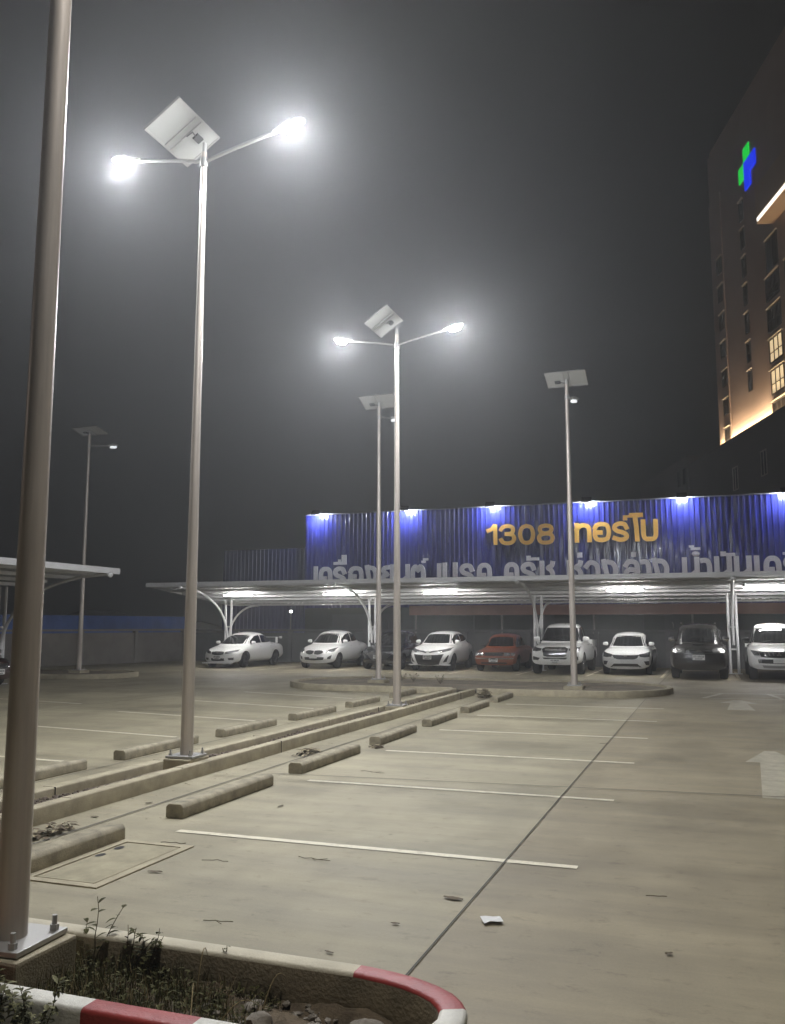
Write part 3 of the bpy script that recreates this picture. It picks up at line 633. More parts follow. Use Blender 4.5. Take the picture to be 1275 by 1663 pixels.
sg = sign('silver_sign', 'row of large silver letters low on the blue wall, cut off by the carport roof', [(g, a, b, 3.98, 5.10) for g, a, b in SILVL], MK, SILV, .245, 45.93)
b = bmesh.new(); bmesh.ops.create_uvsphere(b, u_segments=16, v_segments=10, radius=1, matrix=Matrix.Translation((-.48 + 9, -.085, 5.29)) @ Matrix.Diagonal((.19, .055, .13, 1))); obj('tone_mark', b, SILV, sg, smooth=True)

# floodlights along the coping
FL = [(-21.04, 'leftmost floodlight on the blue wall, near its left corner'), (-15.66, 'floodlight on the blue wall above and behind the slim lamp posts'), (-10.79, 'floodlight on the blue wall above the gold number one'), (-5.69, 'floodlight on the blue wall above the first gold Thai letter'), (-1.01, 'floodlight on the blue wall right of the gold letters'), (3.75, 'rightmost floodlight on the blue wall, cut by the picture edge')]
proto = None
for x, l in FL:
    if proto is None:
        proto = thing('floodlight', l, 'floodlight', (x, 46, 8.15), 0, 'floodlights along the blue wall')
        b = bmesh.new(); tube(b, [(-.1, .0, .03), (-.1, -.15, .14), (-.1, -.58, .12)], .022, 8); tube(b, [(.1, .0, .03), (.1, -.15, .14), (.1, -.58, .12)], .022, 8); obj('arm', b, BLACKP, proto)
        Mf = Matrix.Translation((0, -.62, .05)) @ Matrix.Rotation(R(44), 4, 'X')
        b = bmesh.new(); box(b, (0, 0, 0), (.50, .34, .09), bev=.012, M=Mf); hs = obj('housing', b, BLACKP, proto)
        for q in range(5): 
            b = bmesh.new(); box(b, (-.18 + q * .09, 0, .06), (.014, .28, .04), M=Mf); obj('cooling_fin', b, BLACKP, hs)
        b = bmesh.new(); box(b, (0, 0, -.049), (.44, .28, .008), M=Mf); obj('lens', b, FLOODM, hs)
    else: dup(proto, (x, 46, 8.15), 0, l)

# ------------------------------------------------------------------ the hospital tower
U = Vector((-.3007, .9537, 0)); Nn = Vector((.9537, .3007, 0)); O = Vector((2.18, 105.07, 0))
MH = Matrix(((U.x, Nn.x, 0, O.x), (U.y, Nn.y, 0, O.y), (0, 0, 1, 0), (0, 0, 0, 1)))   # local: s along facade (away +), n into building, z
tw = link(bpy.data.objects.new('hospital_tower', None)); tw.matrix_world = MH
tag(tw, 'tall brownish hospital tower at the right edge, lit warm from its ledge', 'building')
b = bmesh.new(); box(b, (-35, 11, 35.5), (70, 22, 43)); obj('wall', b, TOWER, tw)
b = bmesh.new(); box(b, (-1.87, -.05, 36), (3.74, .10, 30)); 
obj('corner_strip', b, TOWER, tw)
b = bmesh.new(); box(b, (-35, 11, 57.3), (69.6, 21.6, .8)); obj('roof', b, TOWER, tw)
b = bmesh.new(); box(b, (-30, 10.0, 10.6), (78.4, 22.0, 21.2)); box(b, (-30, -.85, 21.45), (78.4, .3, .5)); pod = obj('podium', b, PODIUM, tw)
b = bmesh.new(); box(b, (-33, -.66, 21.55), (65, .08, .16)); obj('cove_lamp', b, COVEM, tw)
def window(s, z, w, h, lit=None, mull=1, trans=True, out=0.0):
    b = bmesh.new(); e = .12
    for c, sz in (((s, -.03 - out, z + h / 2), (w, .16, e)), ((s, -.03 - out, z - h / 2), (w, .16, e)), ((s - w / 2, -.03 - out, z), (e, .16, h)), ((s + w / 2, -.03 - out, z), (e, .16, h))): box(b, c, sz)
    for k in range(mull): box(b, (s - w / 2 + w * (k + 1) / (mull + 1), -.02 - out, z), (.1, .12, h))
    if trans: box(b, (s, -.016 - out, z - h * .08), (w, .1, .09))
    f_ = obj('window', b, WFRAME, tw)
    b = bmesh.new(); box(b, (s, .0 - out, z), (w - .05, .02, h - .05)); obj('pane', b, lit or WGLASS, f_)
    b = bmesh.new(); box(b, (s, -.09 - out, z + h / 2 + .14), (w + .3, .28, .1)); obj('window_head', b, TRIM, f_)
for k in range(7): window(-2.75, 22.75 + k * 3.3 + .0, 1.45, 1.75, None, 1, False, .10)
for k in range(7): window(-9.95, 27.0 + k * 3.1, .95, 2.1, None, 0, True)
for k in range(5):
    lit = {1: WARMW, 2: WARMW}.get(k)
    window(-16.9, 22.35 + k * 3.12 - .3, 3.1, 2.3, lit, 2)
    window(-21.6, 22.35 + k * 3.12 - .3, 3.1, 2.3, None, 2)
window(-17.2, 36.6, 2.6, 5.6, None, 1); 
for s, z in ((-14.9, 17.4), (-7.0, 17.2)):
    b = bmesh.new()
    for c, sz in (((s - .7, -1.02, z), (.1, .12, 2.4)), ((s + .7, -1.02, z), (.1, .12, 2.4)), ((s, -1.02, z), (.08, .12, 2.4)), ((s, -1.02, z + 1.2), (1.5, .12, .1)), ((s, -1.02, z - 1.2), (1.5, .12, .1))): box(b, c, sz)
    f_ = obj('window', b, TRIM, tw); b = bmesh.new(); box(b, (s, -1.0, z), (1.4, .04, 2.3)); obj('pane', b, WGLASS, f_)
b = bmesh.new(); box(b, (-42.8, -.4, 42.3), (50, 2.4, 3.6)); box(b, (-42.8, -.4, 40.45), (50.0, 2.4, .1)); cn = obj('canopy', b, SOFFIT, tw)
b = bmesh.new(); box(b, (-43.0, -1.66, 40.66), (49.6, .08, .32)); obj('strip_light', b, LEDSTRIP, cn)
b = bmesh.new()
for k in range(6): box(b, (-24 - 6 * k, -.4, 40.39), (.06, 2.3, .02))
obj('soffit_seam', b, WFRAME, cn)
b = bmesh.new(); box(b, (-43, .35, 40.3), (49, .1, .08)); obj('soffit_lamp', b, mat('warm soffit lamp', (.9, .7, .5), emit=(1, .66, .34), es=6.0), cn)
# the lit cross, green and blue
cr = thing('cross_sign', 'lit green and blue cross sign high on the hospital tower', 'sign'); cr.matrix_world = MH
s0, z0, a, g = -12.3, 49.35, .85, .07; Ln = 2.3
def slab(poly): 
    b_ = bmesh.new(); prism(b_, poly, -.16, -.04, lambda p, q, c: (p, c, q)); return b_
obj('upper_arm', slab([(s0 - a + g, z0 + a), (s0 + a - g, z0 + a), (s0 + a - g, z0 + Ln), (s0 - a + g, z0 + Ln)]), GREENL, cr)
obj('far_arm', slab([(s0 + a, z0 - a), (s0 + a, z0 + a - g), (s0 + Ln, z0 + a - g), (s0 + Ln, z0 - a)]), GREENL, cr)
obj('lower_arm', slab([(s0 - Ln, z0 + a - g), (s0 + a - g, z0 + a - g), (s0 + a - g, z0 - Ln), (s0 - a, z0 - Ln), (s0 - a, z0 - a), (s0 - Ln, z0 - a)]), BLUEL, cr)
# a lower dark wing beyond
t = link(bpy.data.objects.new('apartment_block', None)); t.matrix_world = MH; tag(t, 'dim lower block beyond the hospital tower, above the blue wall', 'building')
b = bmesh.new(); box(b, (22, 9, 11.5), (24, 20, 23)); obj('wall', b, PODIUM, t)
for k, (s, z) in enumerate(((11, 20.5), (13.5, 20.5), (12, 16), (16, 16))):
    b = bmesh.new(); box(b, (s, -1.04, z), (1.1, .1, 2.2)); f_ = obj('window', b, WFRAME, t); b = bmesh.new(); box(b, (s, -1.1, z), (.9, .04, 2.0)); obj('pane', b, WGLASS, f_)

# ------------------------------------------------------------------ cars
PW = mat('white car paint', (.84, .84, .82), .28, 0, coat=1.0)
PD = mat('black car paint', (.010, .011, .013), .22, 0, coat=1.0)
PR = mat('faded red car paint', (.22, .058, .024), .35, 0, coat=.6)
PB = mat('dark brown grey car paint', (.030, .027, .024), .28, .2, coat=.9)
PM = mat('maroon car paint', (.035, .006, .008), .25, 0, coat=1.0)
CGLASS = mat('tinted car glass', (.010, .011, .012), .04, spec=.7)
TRIMB = mat('black car trim', (.014, .014, .014), .5)
CHROME = mat('chrome trim', (.75, .75, .75), .12, 1.0)
HLAMP = mat('headlamp lens', (.50, .51, .52), .12, .75, noise=.75, nscale=16, bump=.9, bscale=22)
HLAMPD = mat('dark headlamp lens', (.12, .12, .125), .1, .6, noise=.8, nscale=14, bump=.8, bscale=18)
TYRE = mat('tyre rubber', (.015, .015, .015), .8)
RIMM = mat('alloy rim', (.5, .5, .52), .25, .9)
RIMD = mat('dark alloy rim', (.10, .10, .11), .3, .8)
PLATEM = mat('number plate', (.72, .72, .70), .45)
GRILLM = mat('dark grille mesh', (.02, .02, .02), .35, .3, bump=1.0, bscale=45, stretch=(.2, 1, 3))
AMBER = mat('amber lamp', (.6, .22, .03), .2)
REDL = mat('tail lamp', (.35, .01, .01), .2)

def lerp_tab(T, y):
    if y <= T[0][0]: return T[0][1]
    for (a, va), (b, vb) in zip(T, T[1:]):
        if y <= b:
            f = (y - a) / (b - a); return va + (vb - va) * f
    return T[-1][1]
def smooth_tab(T, y, k=.12): return sum(lerp_tab(T, y + d) * w for d, w in ((-k, 1), (-k / 2, 2), (0, 3), (k / 2, 2), (k, 1))) / 9

class Car:
    def __init__(s, L, W, H, top, gh, zb=.24, wb=(.85, 3.4), rw=.31, bow=.22, nose=((.2, .10), (.4, 0), (.6, .02), (.75, .10), (.9, .25), (1.2, .45)), rear=((.2, .12), (.5, 0), (.8, .04), (1.1, .12)), tumble=.06, sq=4.5, gsq=5.0, track=.0):
        s.L, s.W, s.H, s.top, s.gh, s.zb, s.wb, s.rw, s.bow, s.nose, s.rear, s.tumble, s.sq, s.gsq = L, W, H, top, gh, zb, wb, rw, bow, nose, rear, tumble, sq, gsq
    def lower(s):
        bm = bmesh.new(); NA, NC = 14, 10
        ys = [s.L * (.5 - .5 * math.cos(math.pi * i / 44)) * .35 + s.L * i / 44 * .65 for i in range(45)]
        def P(a, c, y):
            n = s.sq; m = max(abs(a), abs(c)); r = m / ((abs(a) ** n + abs(c) ** n) ** (1 / n)) if m > 1e-6 else 1
            a2, c2 = a * r, c * r
            zt = smooth_tab(s.top, y); zb = s.zb + .05 * max(0, 1 - y / .8) * 0 + .08 * max(0, (y - s.L + .7) / .7)
            z = zb + (c2 + 1) / 2 * (zt - zb); z -= .035 * a2 * a2 * max(0, c2)
            pf = 1 - .12 * max(0, 1 - y / .75) ** 2 - .07 * max(0, 1 - (s.L - y) / .6) ** 2
            x = a2 * s.W / 2 * pf * (1 - s.tumble * ((z - .58) / .5) ** 2)
            ff = max(0, 1 - y / 1.0) ** 1.6; fr = max(0, 1 - (s.L - y) / .8) ** 1.6
            y2 = y + ff * (s.bow * abs(a2) ** 2.4 + lerp_tab(s.nose, z)) - fr * (.14 * abs(a2) ** 2.4 + lerp_tab(s.rear, z))
            return (x, y2, z)
        ring = [(-1 + 2 * i / NA, -1) for i in range(NA)] + [(1, -1 + 2 * i / NC) for i in range(NC)] + [(1 - 2 * i / NA, 1) for i in range(NA)] + [(-1, 1 - 2 * i / NC) for i in range(NC)]
        rows = [[bm.verts.new(P(a, c, y)) for a, c in ring] for y in ys]; n = len(ring)
        for A, B in zip(rows, rows[1:]):
            for k in range(n): bm.faces.new((A[k], A[(k + 1) % n], B[(k + 1) % n], B[k]))
        for row, y, flip in ((rows[0], ys[0], 0), (rows[-1], ys[-1], 1)):
            idx = {rc: row[i] for i, rc in enumerate(ring)}
            g = [[None] * (NC + 1) for _ in range(NA + 1)]
            key = {}
            for i, (a, c) in enumerate(ring): key[(round((a + 1) * NA / 2), round((c + 1) * NC / 2))] = row[i]
            for i in range(NA + 1):
                for j in range(NC + 1): g[i][j] = key.get((i, j)) or bm.verts.new(P(-1 + 2 * i / NA, -1 + 2 * j / NC, y))
            for i in range(NA):
                for j in range(NC): bm.faces.new((g[i][j], g[i + 1][j], g[i + 1][j + 1], g[i][j + 1]))
        bmesh.ops.recalc_face_normals(bm, faces=bm.faces); return bm
    def cabin(s, bm):
        # gh: (belt z, roof z, y cowl, y header, y roof rear, y tail of glass, half width belt, half width roof, bow)
        zb, zr, y0, y1, y2, y3, b0, b1, bow = s.gh; NA, NB = 12, 12; n = s.gsq
        T = [0, .15, .3, .45, .6, .74, .84, .91, .96, .99, 1.0]
        ring = [(-1 + 2 * i / NA, -1) for i in range(NA)] + [(1, -1 + 2 * i / NB) for i in range(NB)] + [(1 - 2 * i / NA, 1) for i in range(NA)] + [(-1, 1 - 2 * i / NB) for i in range(NB)]
        def P(a, c, t):
            m = max(abs(a), abs(c)); r = m / ((abs(a) ** n + abs(c) ** n) ** (1 / n)) if m > 1e-6 else 1
            a, c = a * r, c * r; q = 0 if t < .74 else 1 - math.sqrt(max(0, 1 - ((t - .74) / .26) ** 2))
            tt = t * (1 + .10 * (1 - t)); hw = b0 + (b1 - b0) * tt - .13 * q
            yf = y0 + (y1 - y0) * t ** .96 + .22 * q; yr = y3 + (y2 - y3) * t ** .96 - .2 * q
            y = (yf + yr) / 2 + c * (yr - yf) / 2 - (bow * (1 - a * a) if c < 0 else -bow * .6 * (1 - a * a)) * abs(c)
            z = zb - .06 + (zr - zb + .06) * t + (.045 * (1 - a * a) + .04 * (1 - c * c)) * max(0, (t - .9) / .1) - .03
            return (a * hw, y, z)
        rows = [[bm.verts.new(P(a, c, t)) for a, c in ring] for t in T]; k_ = len(ring)
        for A, B in zip(rows, rows[1:]):
            for k in range(k_): bm.faces.new((A[k], A[(k + 1) % k_], B[(k + 1) % k_], B[k]))
        key = {(round((a + 1) * NA / 2), round((c + 1) * NB / 2)): rows[-1][i] for i, (a, c) in enumerate(ring)}
        g = [[key.get((i, j)) or bm.verts.new(P(-1 + 2 * i / NA, -1 + 2 * j / NB, 1.0)) for j in range(NB + 1)] for i in range(NA + 1)]
        for i in range(NA):
            for j in range(NB): bm.faces.new((g[i][j], g[i + 1][j], g[i + 1][j + 1], g[i][j + 1]))
        bm.faces.new(rows[0][::-1])
    def build(s, name, label, paint, loc, rz=0, group='cars parked under the carport', extra=None):
        t = thing(name, label, 'car' if 'pickup' not in name else 'pickup truck', (loc[0], loc[1], .004), rz, group); s.t = t; s.paint = paint
        lo = s.lower(); me = bpy.data.meshes.new('tmp'); lo.to_mesh(me); lo.free(); o = link(bpy.data.objects.new('tmp', me))
        cb = bmesh.new(); ar = s.rw + .055
        for y in s.wb:
            for sx in (-1, 1):
                bmesh.ops.create_cone(cb, cap_ends=True, segments=36, radius1=ar, radius2=ar, depth=.44, matrix=Matrix.Translation((sx * (s.W / 2 - .02), y, s.rw + .015)) @ Matrix.Rotation(R(90), 4, 'Y'))
        cm = bpy.data.meshes.new('tmpc'); cb.to_mesh(cm); cb.free(); co = link(bpy.data.objects.new('tmpc', cm))
        md = o.modifiers.new('b', 'BOOLEAN'); md.operation = 'DIFFERENCE'; md.solver = 'EXACT'; md.object = co
        ev = o.evaluated_get(bpy.context.evaluated_depsgraph_get()); m2 = bpy.data.meshes.new_from_object(ev)
        bpy.data.objects.remove(o); bpy.data.objects.remove(co)
        bm = bmesh.new(); bm.from_mesh(m2)
        for f in bm.faces:
            c = f.calc_center_median()
            for y in s.wb:
                d = math.hypot(c.y - y, c.z - s.rw - .015)
                if d < ar + .004 and abs(c.x) > s.W / 2 - .30 and (abs(d - ar) < .012 or abs(f.normal.x) > .95 and abs(c.x) < s.W / 2 - .2): f.material_index = 1
            if c.z < s.zb + .012: f.material_index = 1
        s.cabin(bm)
        if extra: extra(s, bm)
        s.bvh = BVHTree.FromBMesh(bm)
        s.body = obj('body', bm, [paint, TRIMB], t, smooth=34, recalc=False)
        return t
    def patch(s, name, m, up, lo, dirn='f', off=.008, n=16, k=5, parent=None, mirror=False, raise_=0):
        """panel between two polylines, laid on the body from the front (x,z), the rear or a side (y,z)"""
        def res(P, n):
            d = [0]
            for a, b in zip(P, P[1:]): d.append(d[-1] + math.hypot(b[0] - a[0], b[1] - a[1]))
            out = []
            for i in range(n + 1):
                q = d[-1] * i / n; j = max(0, min(len(P) - 2, next((j for j in range(len(P) - 1) if d[j + 1] >= q - 1e-9), len(P) - 2)))
                f = (q - d[j]) / max(1e-9, d[j + 1] - d[j]); out.append((P[j][0] + (P[j + 1][0] - P[j][0]) * f, P[j][1] + (P[j + 1][1] - P[j][1]) * f))
            return out
        objs = []
        for sg in ((1, -1) if mirror else (1,)):
            bm = bmesh.new(); A, B = res(up, n), res(lo, n); g = []
            for i in range(n + 1):
                row = []
                for j in range(k + 1):
                    f = j / k; u = A[i][0] + (B[i][0] - A[i][0]) * f; z = A[i][1] + (B[i][1] - A[i][1]) * f
                    if dirn == 'f': o_, d_ = Vector((u * sg, -4, z)), Vector((0, 1, 0))
                    elif dirn == 'r': o_, d_ = Vector((u * sg, s.L + 4, z)), Vector((0, -1, 0))
                    else: o_, d_ = Vector((4 * sg, u, z)), Vector((-sg, 0, 0))
                    h = s.bvh.ray_cast(o_, d_)
                    if h[0] is None: h = s.bvh.find_nearest(o_ + d_ * 4)
                    nn = h[1] if h[1].dot(d_) < 0 else -h[1]
                    row.append(bm.verts.new(h[0] + (nn * .6 - d_ * .4) * off))
                g.append(row)
            for i in range(n):
                for j in range(k): bm.faces.new((g[i][j], g[i + 1][j], g[i + 1][j + 1], g[i][j + 1]))
            objs.append(obj(name, bm, m, parent or s.t, smooth='all', recalc=True))
        return objs
    def at(s, u, z, dirn='f', sg=1):
        if dirn == 'f': h = s.bvh.ray_cast(Vector((u, -4, z)), Vector((0, 1, 0)))
        else: h = s.bvh.ray_cast(Vector((4 * sg, u, z)), Vector((-sg, 0, 0)))
        return h[0] if h[0] is not None else Vector((u, 0, z))
    def wheels(s, rim=RIMM, sp=5, w=.20):
        for y in s.wb:
            for sx in (-1, 1):
                M = Matrix.Translation((sx * (s.W / 2 - .03 - w / 2), y, s.rw)) @ Matrix.Rotation(R(90 * sx), 4, 'Y')
                b = bmesh.new(); prof = [(.62, w / 2 - .02), (.66, w / 2), (.9, w / 2), (.98, w / 2 - .03), (1, 0), (.98, -w / 2 + .03), (.9, -w / 2), (.66, -w / 2), (.62, -w / 2 + .02)]
                rg_ = [[b.verts.new(M @ Vector((r * s.rw * math.cos(2 * math.pi * k / 32), r * s.rw * math.sin(2 * math.pi * k / 32), z))) for k in range(32)] for r, z in prof]
                for q in range(len(rg_)):
                    A, B = rg_[q], rg_[(q + 1) % len(rg_)]
                    for k in range(32): b.faces.new((A[k], A[(k + 1) % 32], B[(k + 1) % 32], B[k]))
                wh = obj('wheel', b, TYRE, s.t, smooth=35)
                b = bmesh.new(); rr = s.rw * .63
                bmesh.ops.create_cone(b, cap_ends=True, segments=28, radius1=rr, radius2=rr, depth=.03, matrix=M @ Matrix.Translation((0, 0, -w * .1)))
                for f in b.faces: f.material_index = 1
                for k in range(sp):
                    Mk = M @ Matrix.Rotation(2 * math.pi * k / sp, 4, 'Z'); box(b, (rr * .52, 0, w / 2 - .05), (rr * .95, rr * .26, .035), bev=.006, M=Mk)
                bmesh.ops.create_cone(b, cap_ends=True, segments=16, radius1=rr * .25, radius2=rr * .18, depth=.05, matrix=M @ Matrix.Translation((0, 0, w / 2 - .04)))
                ri = [[b.verts.new(M @ Vector((r * rr * math.cos(2 * math.pi * k / 28), r * rr * math.sin(2 * math.pi * k / 28), z))) for k in range(28)] for r, z in ((1.0, w / 2 - .015), (.9, w / 2 - .02), (.9, 0))]
                for A, B in zip(ri, ri[1:]):
                    for k in range(28): b.faces.new((A[k], A[(k + 1) % 28], B[(k + 1) % 28], B[k]))
                obj('rim', b, [rim, TRIMB], wh, smooth=35)
    def glass(s, ws, side, rear=None, off=.010):
        # ws: half widths & heights (xb, zb, xt, zt); side: list of (upper, lower) polylines in (y,z)
        xb, zb, xt, zt = ws; m = 9
        up = [(xt * (-1 + 2 * i / m), zt - .012 * (abs(-1 + 2 * i / m) ** 3)) for i in range(m + 1)]; lo = [(xb * (-1 + 2 * i / m), zb + .018 * (abs(-1 + 2 * i / m) ** 2)) for i in range(m + 1)]
        w_ = s.patch('windscreen', CGLASS, up, lo, 'f', off, 20, 8)[0]
        b = bmesh.new()
        for x0, x1 in ((-.62, -.05), (.08, .62)):
            pts = [s.at(x0 * xb + (x1 - x0) * xb * f, zb + .03 + .05 * f) + Vector((0, -.02, .012)) for f in (0, .5, 1)]; tube(b, pts, .008, 6)
        obj('wiper', b, TRIMB, w_)
        for u, l in side: s.patch('side_window', CGLASS, u, l, 's', off, 14, 6, mirror=True)
        if rear: s.patch('rear_window', CGLASS, [(-rear[2], rear[3]), (rear[2], rear[3])], [(-rear[0], rear[1]), (rear[0], rear[1])], 'r', off, 14, 5)
    def mirrors(s, y, z, m, size=(.19, .11, .13), chrome=None):
        for sg in (-1, 1):
            p = s.at(y, z - .05, 's', sg); b = bmesh.new()
            q = bmesh.ops.create_uvsphere(b, u_segments=16, v_segments=10, radius=1.0)
            for v in q['verts']:
                x, yy, zz = v.co; f = (abs(x) ** 4 + abs(yy) ** 4 + abs(zz) ** 4) ** -.25 if v.co.length > 0 else 1
                v.co = Vector((x * f * size[0] / 2, yy * f * size[1] / 2, zz * f * size[2] / 2 * (1 - .18 * sg * x))) + Vector((p.x + sg * (size[0] / 2 + .055), p.y - .03, z + .03))
            mo = obj('wing_mirror', b, chrome or m, s.t, smooth=True)
            b = bmesh.new(); tube(b, [p + Vector((-sg * .03, 0, 0)), Vector((p.x + sg * .1, p.y - .02, z))], .025, 8); obj('stalk', b, TRIMB, mo)
    def doors(s, doors_, hz, hm=None):
        for y0, y1, zl, zu0, zu1 in doors_:
            ds = s.patch('door', s.paint, [(y0 + .02, zu0), (y1 - .02, zu1)], [(y0, zl), (y1, zl)], 's', .007, 12, 6, mirror=True)
            for sg, d in zip((1, -1), ds):
                p = s.at(y1 - .18, hz, 's', sg); b = bmesh.new(); box(b, p + Vector((sg * .025, 0, 0)), (.03, .19, .032), bev=.008); obj('handle', b, hm or s.paint, d)
    def plate(s, z, text=True, size=(.34, .145), x=0):
        p = s.at(x, z); b = bmesh.new(); box(b, (x, p.y - .03, z), (size[0], .02, size[1]), bev=.003); pl = obj('number_plate', b, PLATEM, s.t)
        if text:
            b = bmesh.new(); w, h = size; gl = ['kh', 't', '8', '8', '0', '8']; cw = w * .115
            for i, g_ in enumerate(gl):
                x0 = x - w * .42 + i * w * .135 + (w * .06 if i > 1 else 0); glyph(b, g_, x0, x0 + cw, z - h * .05, z + h * .36, .0105, p.y - .0425, p.y - .0405)
            box(b, (x, p.y - .0415, z - h * .28), (w * .6, .002, h * .14)); obj('lettering', b, TRIMB, pl)
    def emblem(s, kind, z, r=.05):
        p = s.at(0, z); b = bmesh.new(); y = p.y - .022
        if kind == 'diamonds':
            for a in (90, 210, 330):
                c = Vector((r * .62 * math.cos(R(a)), r * .62 * math.sin(R(a)))); d = Vector((math.cos(R(a)), math.sin(R(a)))); n_ = Vector((-d.y, d.x))
                prism(b, [tuple(c + d * r * .6), tuple(c + n_ * r * .36), tuple(c - d * r * .6), tuple(c - n_ * r * .36)], y, y + .03, lambda u, v, q: (u, q, z + v))
        elif kind == 'h':
            for sg in (-1, 1): stroke_poly(b, [(sg * r * .75, z + r), (sg * r * .5, z), (sg * r * .6, z - r)], r * .35, y, y + .03)
            stroke_poly(b, [(-r * .5, z), (r * .5, z)], r * .3, y + .002, y + .03)
        else:
            for rx, rz_, dz in ((1, .7, 0), (.95, .3, .32 * r), (.34, .66, 0)): stroke_poly(b, [(r * rx * math.cos(2 * math.pi * k / 20), z + dz + r * rz_ * math.sin(2 * math.pi * k / 20)) for k in range(21)], r * .16, y, y + .025, closed=True)
        obj('emblem', b, CHROME, s.t)
    def intake(s, up, lo, m=None, **k): return s.patch('bumper_intake', m or TRIMB, up, lo, 'f', .009, 16, 5, **k)

def sym(P): return [(-x, z) for x, z in P] + [(x, z) for x, z in reversed(P) if x > 0]

# 1 white sporty sedan with a tall rear wing
def civic(x, y):
    c = Car(4.54, 1.75, 1.44, [(0, .66), (.15, .74), (.5, .83), (1.0, .93), (1.4, .98), (3.3, 1.0), (3.9, 1.03), (4.54, .98)], (.95, 1.43, .88, 2.0, 3.05, 3.98, .77, .56, .10), zb=.20, wb=(.88, 3.58), rw=.315, bow=.32)
    c.build('sedan', 'white sporty sedan with a tall rear wing, leftmost under the carport', PW, (x, y)); c.wheels(RIMD, 5)
    c.glass((.66, .97, .50, 1.35), [([(1.62, 1.10), (2.05, 1.30), (2.45, 1.345)], [(1.5, .99), (2.0, 1.0), (2.45, 1.01)]), ([(2.52, 1.345), (2.95, 1.32), (3.45, 1.12)], [(2.52, 1.012), (3.0, 1.02), (3.42, 1.04)])], (.6, 1.05, .48, 1.32))
    c.doors([(1.45, 2.48, .32, .93, .965), (2.5, 3.4, .34, .965, .99)], .86)
    c.patch('grille', GRILLM, sym([(.30, .665), (.15, .68), (0, .685)]), sym([(.26, .56), (.13, .535), (0, .53)]), 'f', .012)
    c.patch('headlight', HLAMPD, [(.33, .665), (.52, .70), (.74, .755)], [(.34, .585), (.52, .60), (.74, .675)], 'f', .010, mirror=True)
    c.intake(sym([(.30, .40), (0, .41)]), sym([(.30, .30), (0, .29)])); c.intake([(.45, .41), (.66, .43)], [(.47, .33), (.64, .33)], mirror=True)
    c.plate(.44); c.emblem('h', .615, .035); c.mirrors(1.55, 1.0, PW)
    b = bmesh.new()
    for sg in (-1, 1): box(b, (sg * .52, 4.3, 1.10), (.03, .16, .26)); box(b, (sg * .69, 4.38, 1.22), (.025, .22, .10))
    box(b, (0, 4.38, 1.225), (1.37, .20, .026), bev=.008); obj('rear_wing', b, PW, c.t)
    b = bmesh.new(); box(b, (0, .06, .215), (1.3, .3, .05), bev=.015); obj('front_lip', b, PW, c.t)
    return c
civic(-19.25, 32.0)
# 2 white compact sedan
def attrage(x, y):
    c = Car(4.24, 1.67, 1.515, [(0, .72), (.12, .80), (.5, .90), (1.0, 1.0), (1.4, 1.03), (3.2, 1.06), (3.7, 1.10), (4.24, 1.06)], (1.0, 1.51, .92, 1.8, 2.95, 3.75, .73, .55, .10), zb=.23, wb=(.82, 3.37), rw=.295, bow=.30)
    c.build('sedan', 'white compact sedan with a split oval grille, second from the left', PW, (x, y)); c.wheels(RIMD, 7)
    c.glass((.65, 1.03, .50, 1.42), [([(1.5, 1.18), (1.9, 1.37), (2.35, 1.43)], [(1.42, 1.05), (1.9, 1.06), (2.35, 1.08)]), ([(2.42, 1.43), (2.85, 1.40), (3.3, 1.22)], [(2.42, 1.085), (2.85, 1.1), (3.3, 1.15)])], (.56, 1.12, .46, 1.4))
    c.doors([(1.4, 2.38, .34, 1.0, 1.03), (2.4, 3.3, .36, 1.03, 1.06)], .92)
    c.patch('grille', GRILLM, [(.03, .73), (.2, .745), (.34, .73), (.40, .68)], [(.04, .59), (.2, .575), (.33, .61), (.40, .675)], 'f', .012, mirror=True)
    c.patch('headlight', HLAMP, [(.50, .74), (.62, .80), (.76, .87)], [(.48, .66), (.62, .66), (.74, .70)], 'f', .010, mirror=True)
    c.intake(sym([(.44, .46), (.38, .475), (0, .48)]), sym([(.40, .37), (0, .345)])); c.intake([(.56, .48), (.70, .56)], [(.54, .39), (.66, .40)], mirror=True)
    b = bmesh.new(); p = c.at(0, .5)
    c.plate(.50, False); c.emblem('diamonds', .665, .055); c.mirrors(1.45, 1.07, PW)
    return c
attrage(-15.2, 32.7)
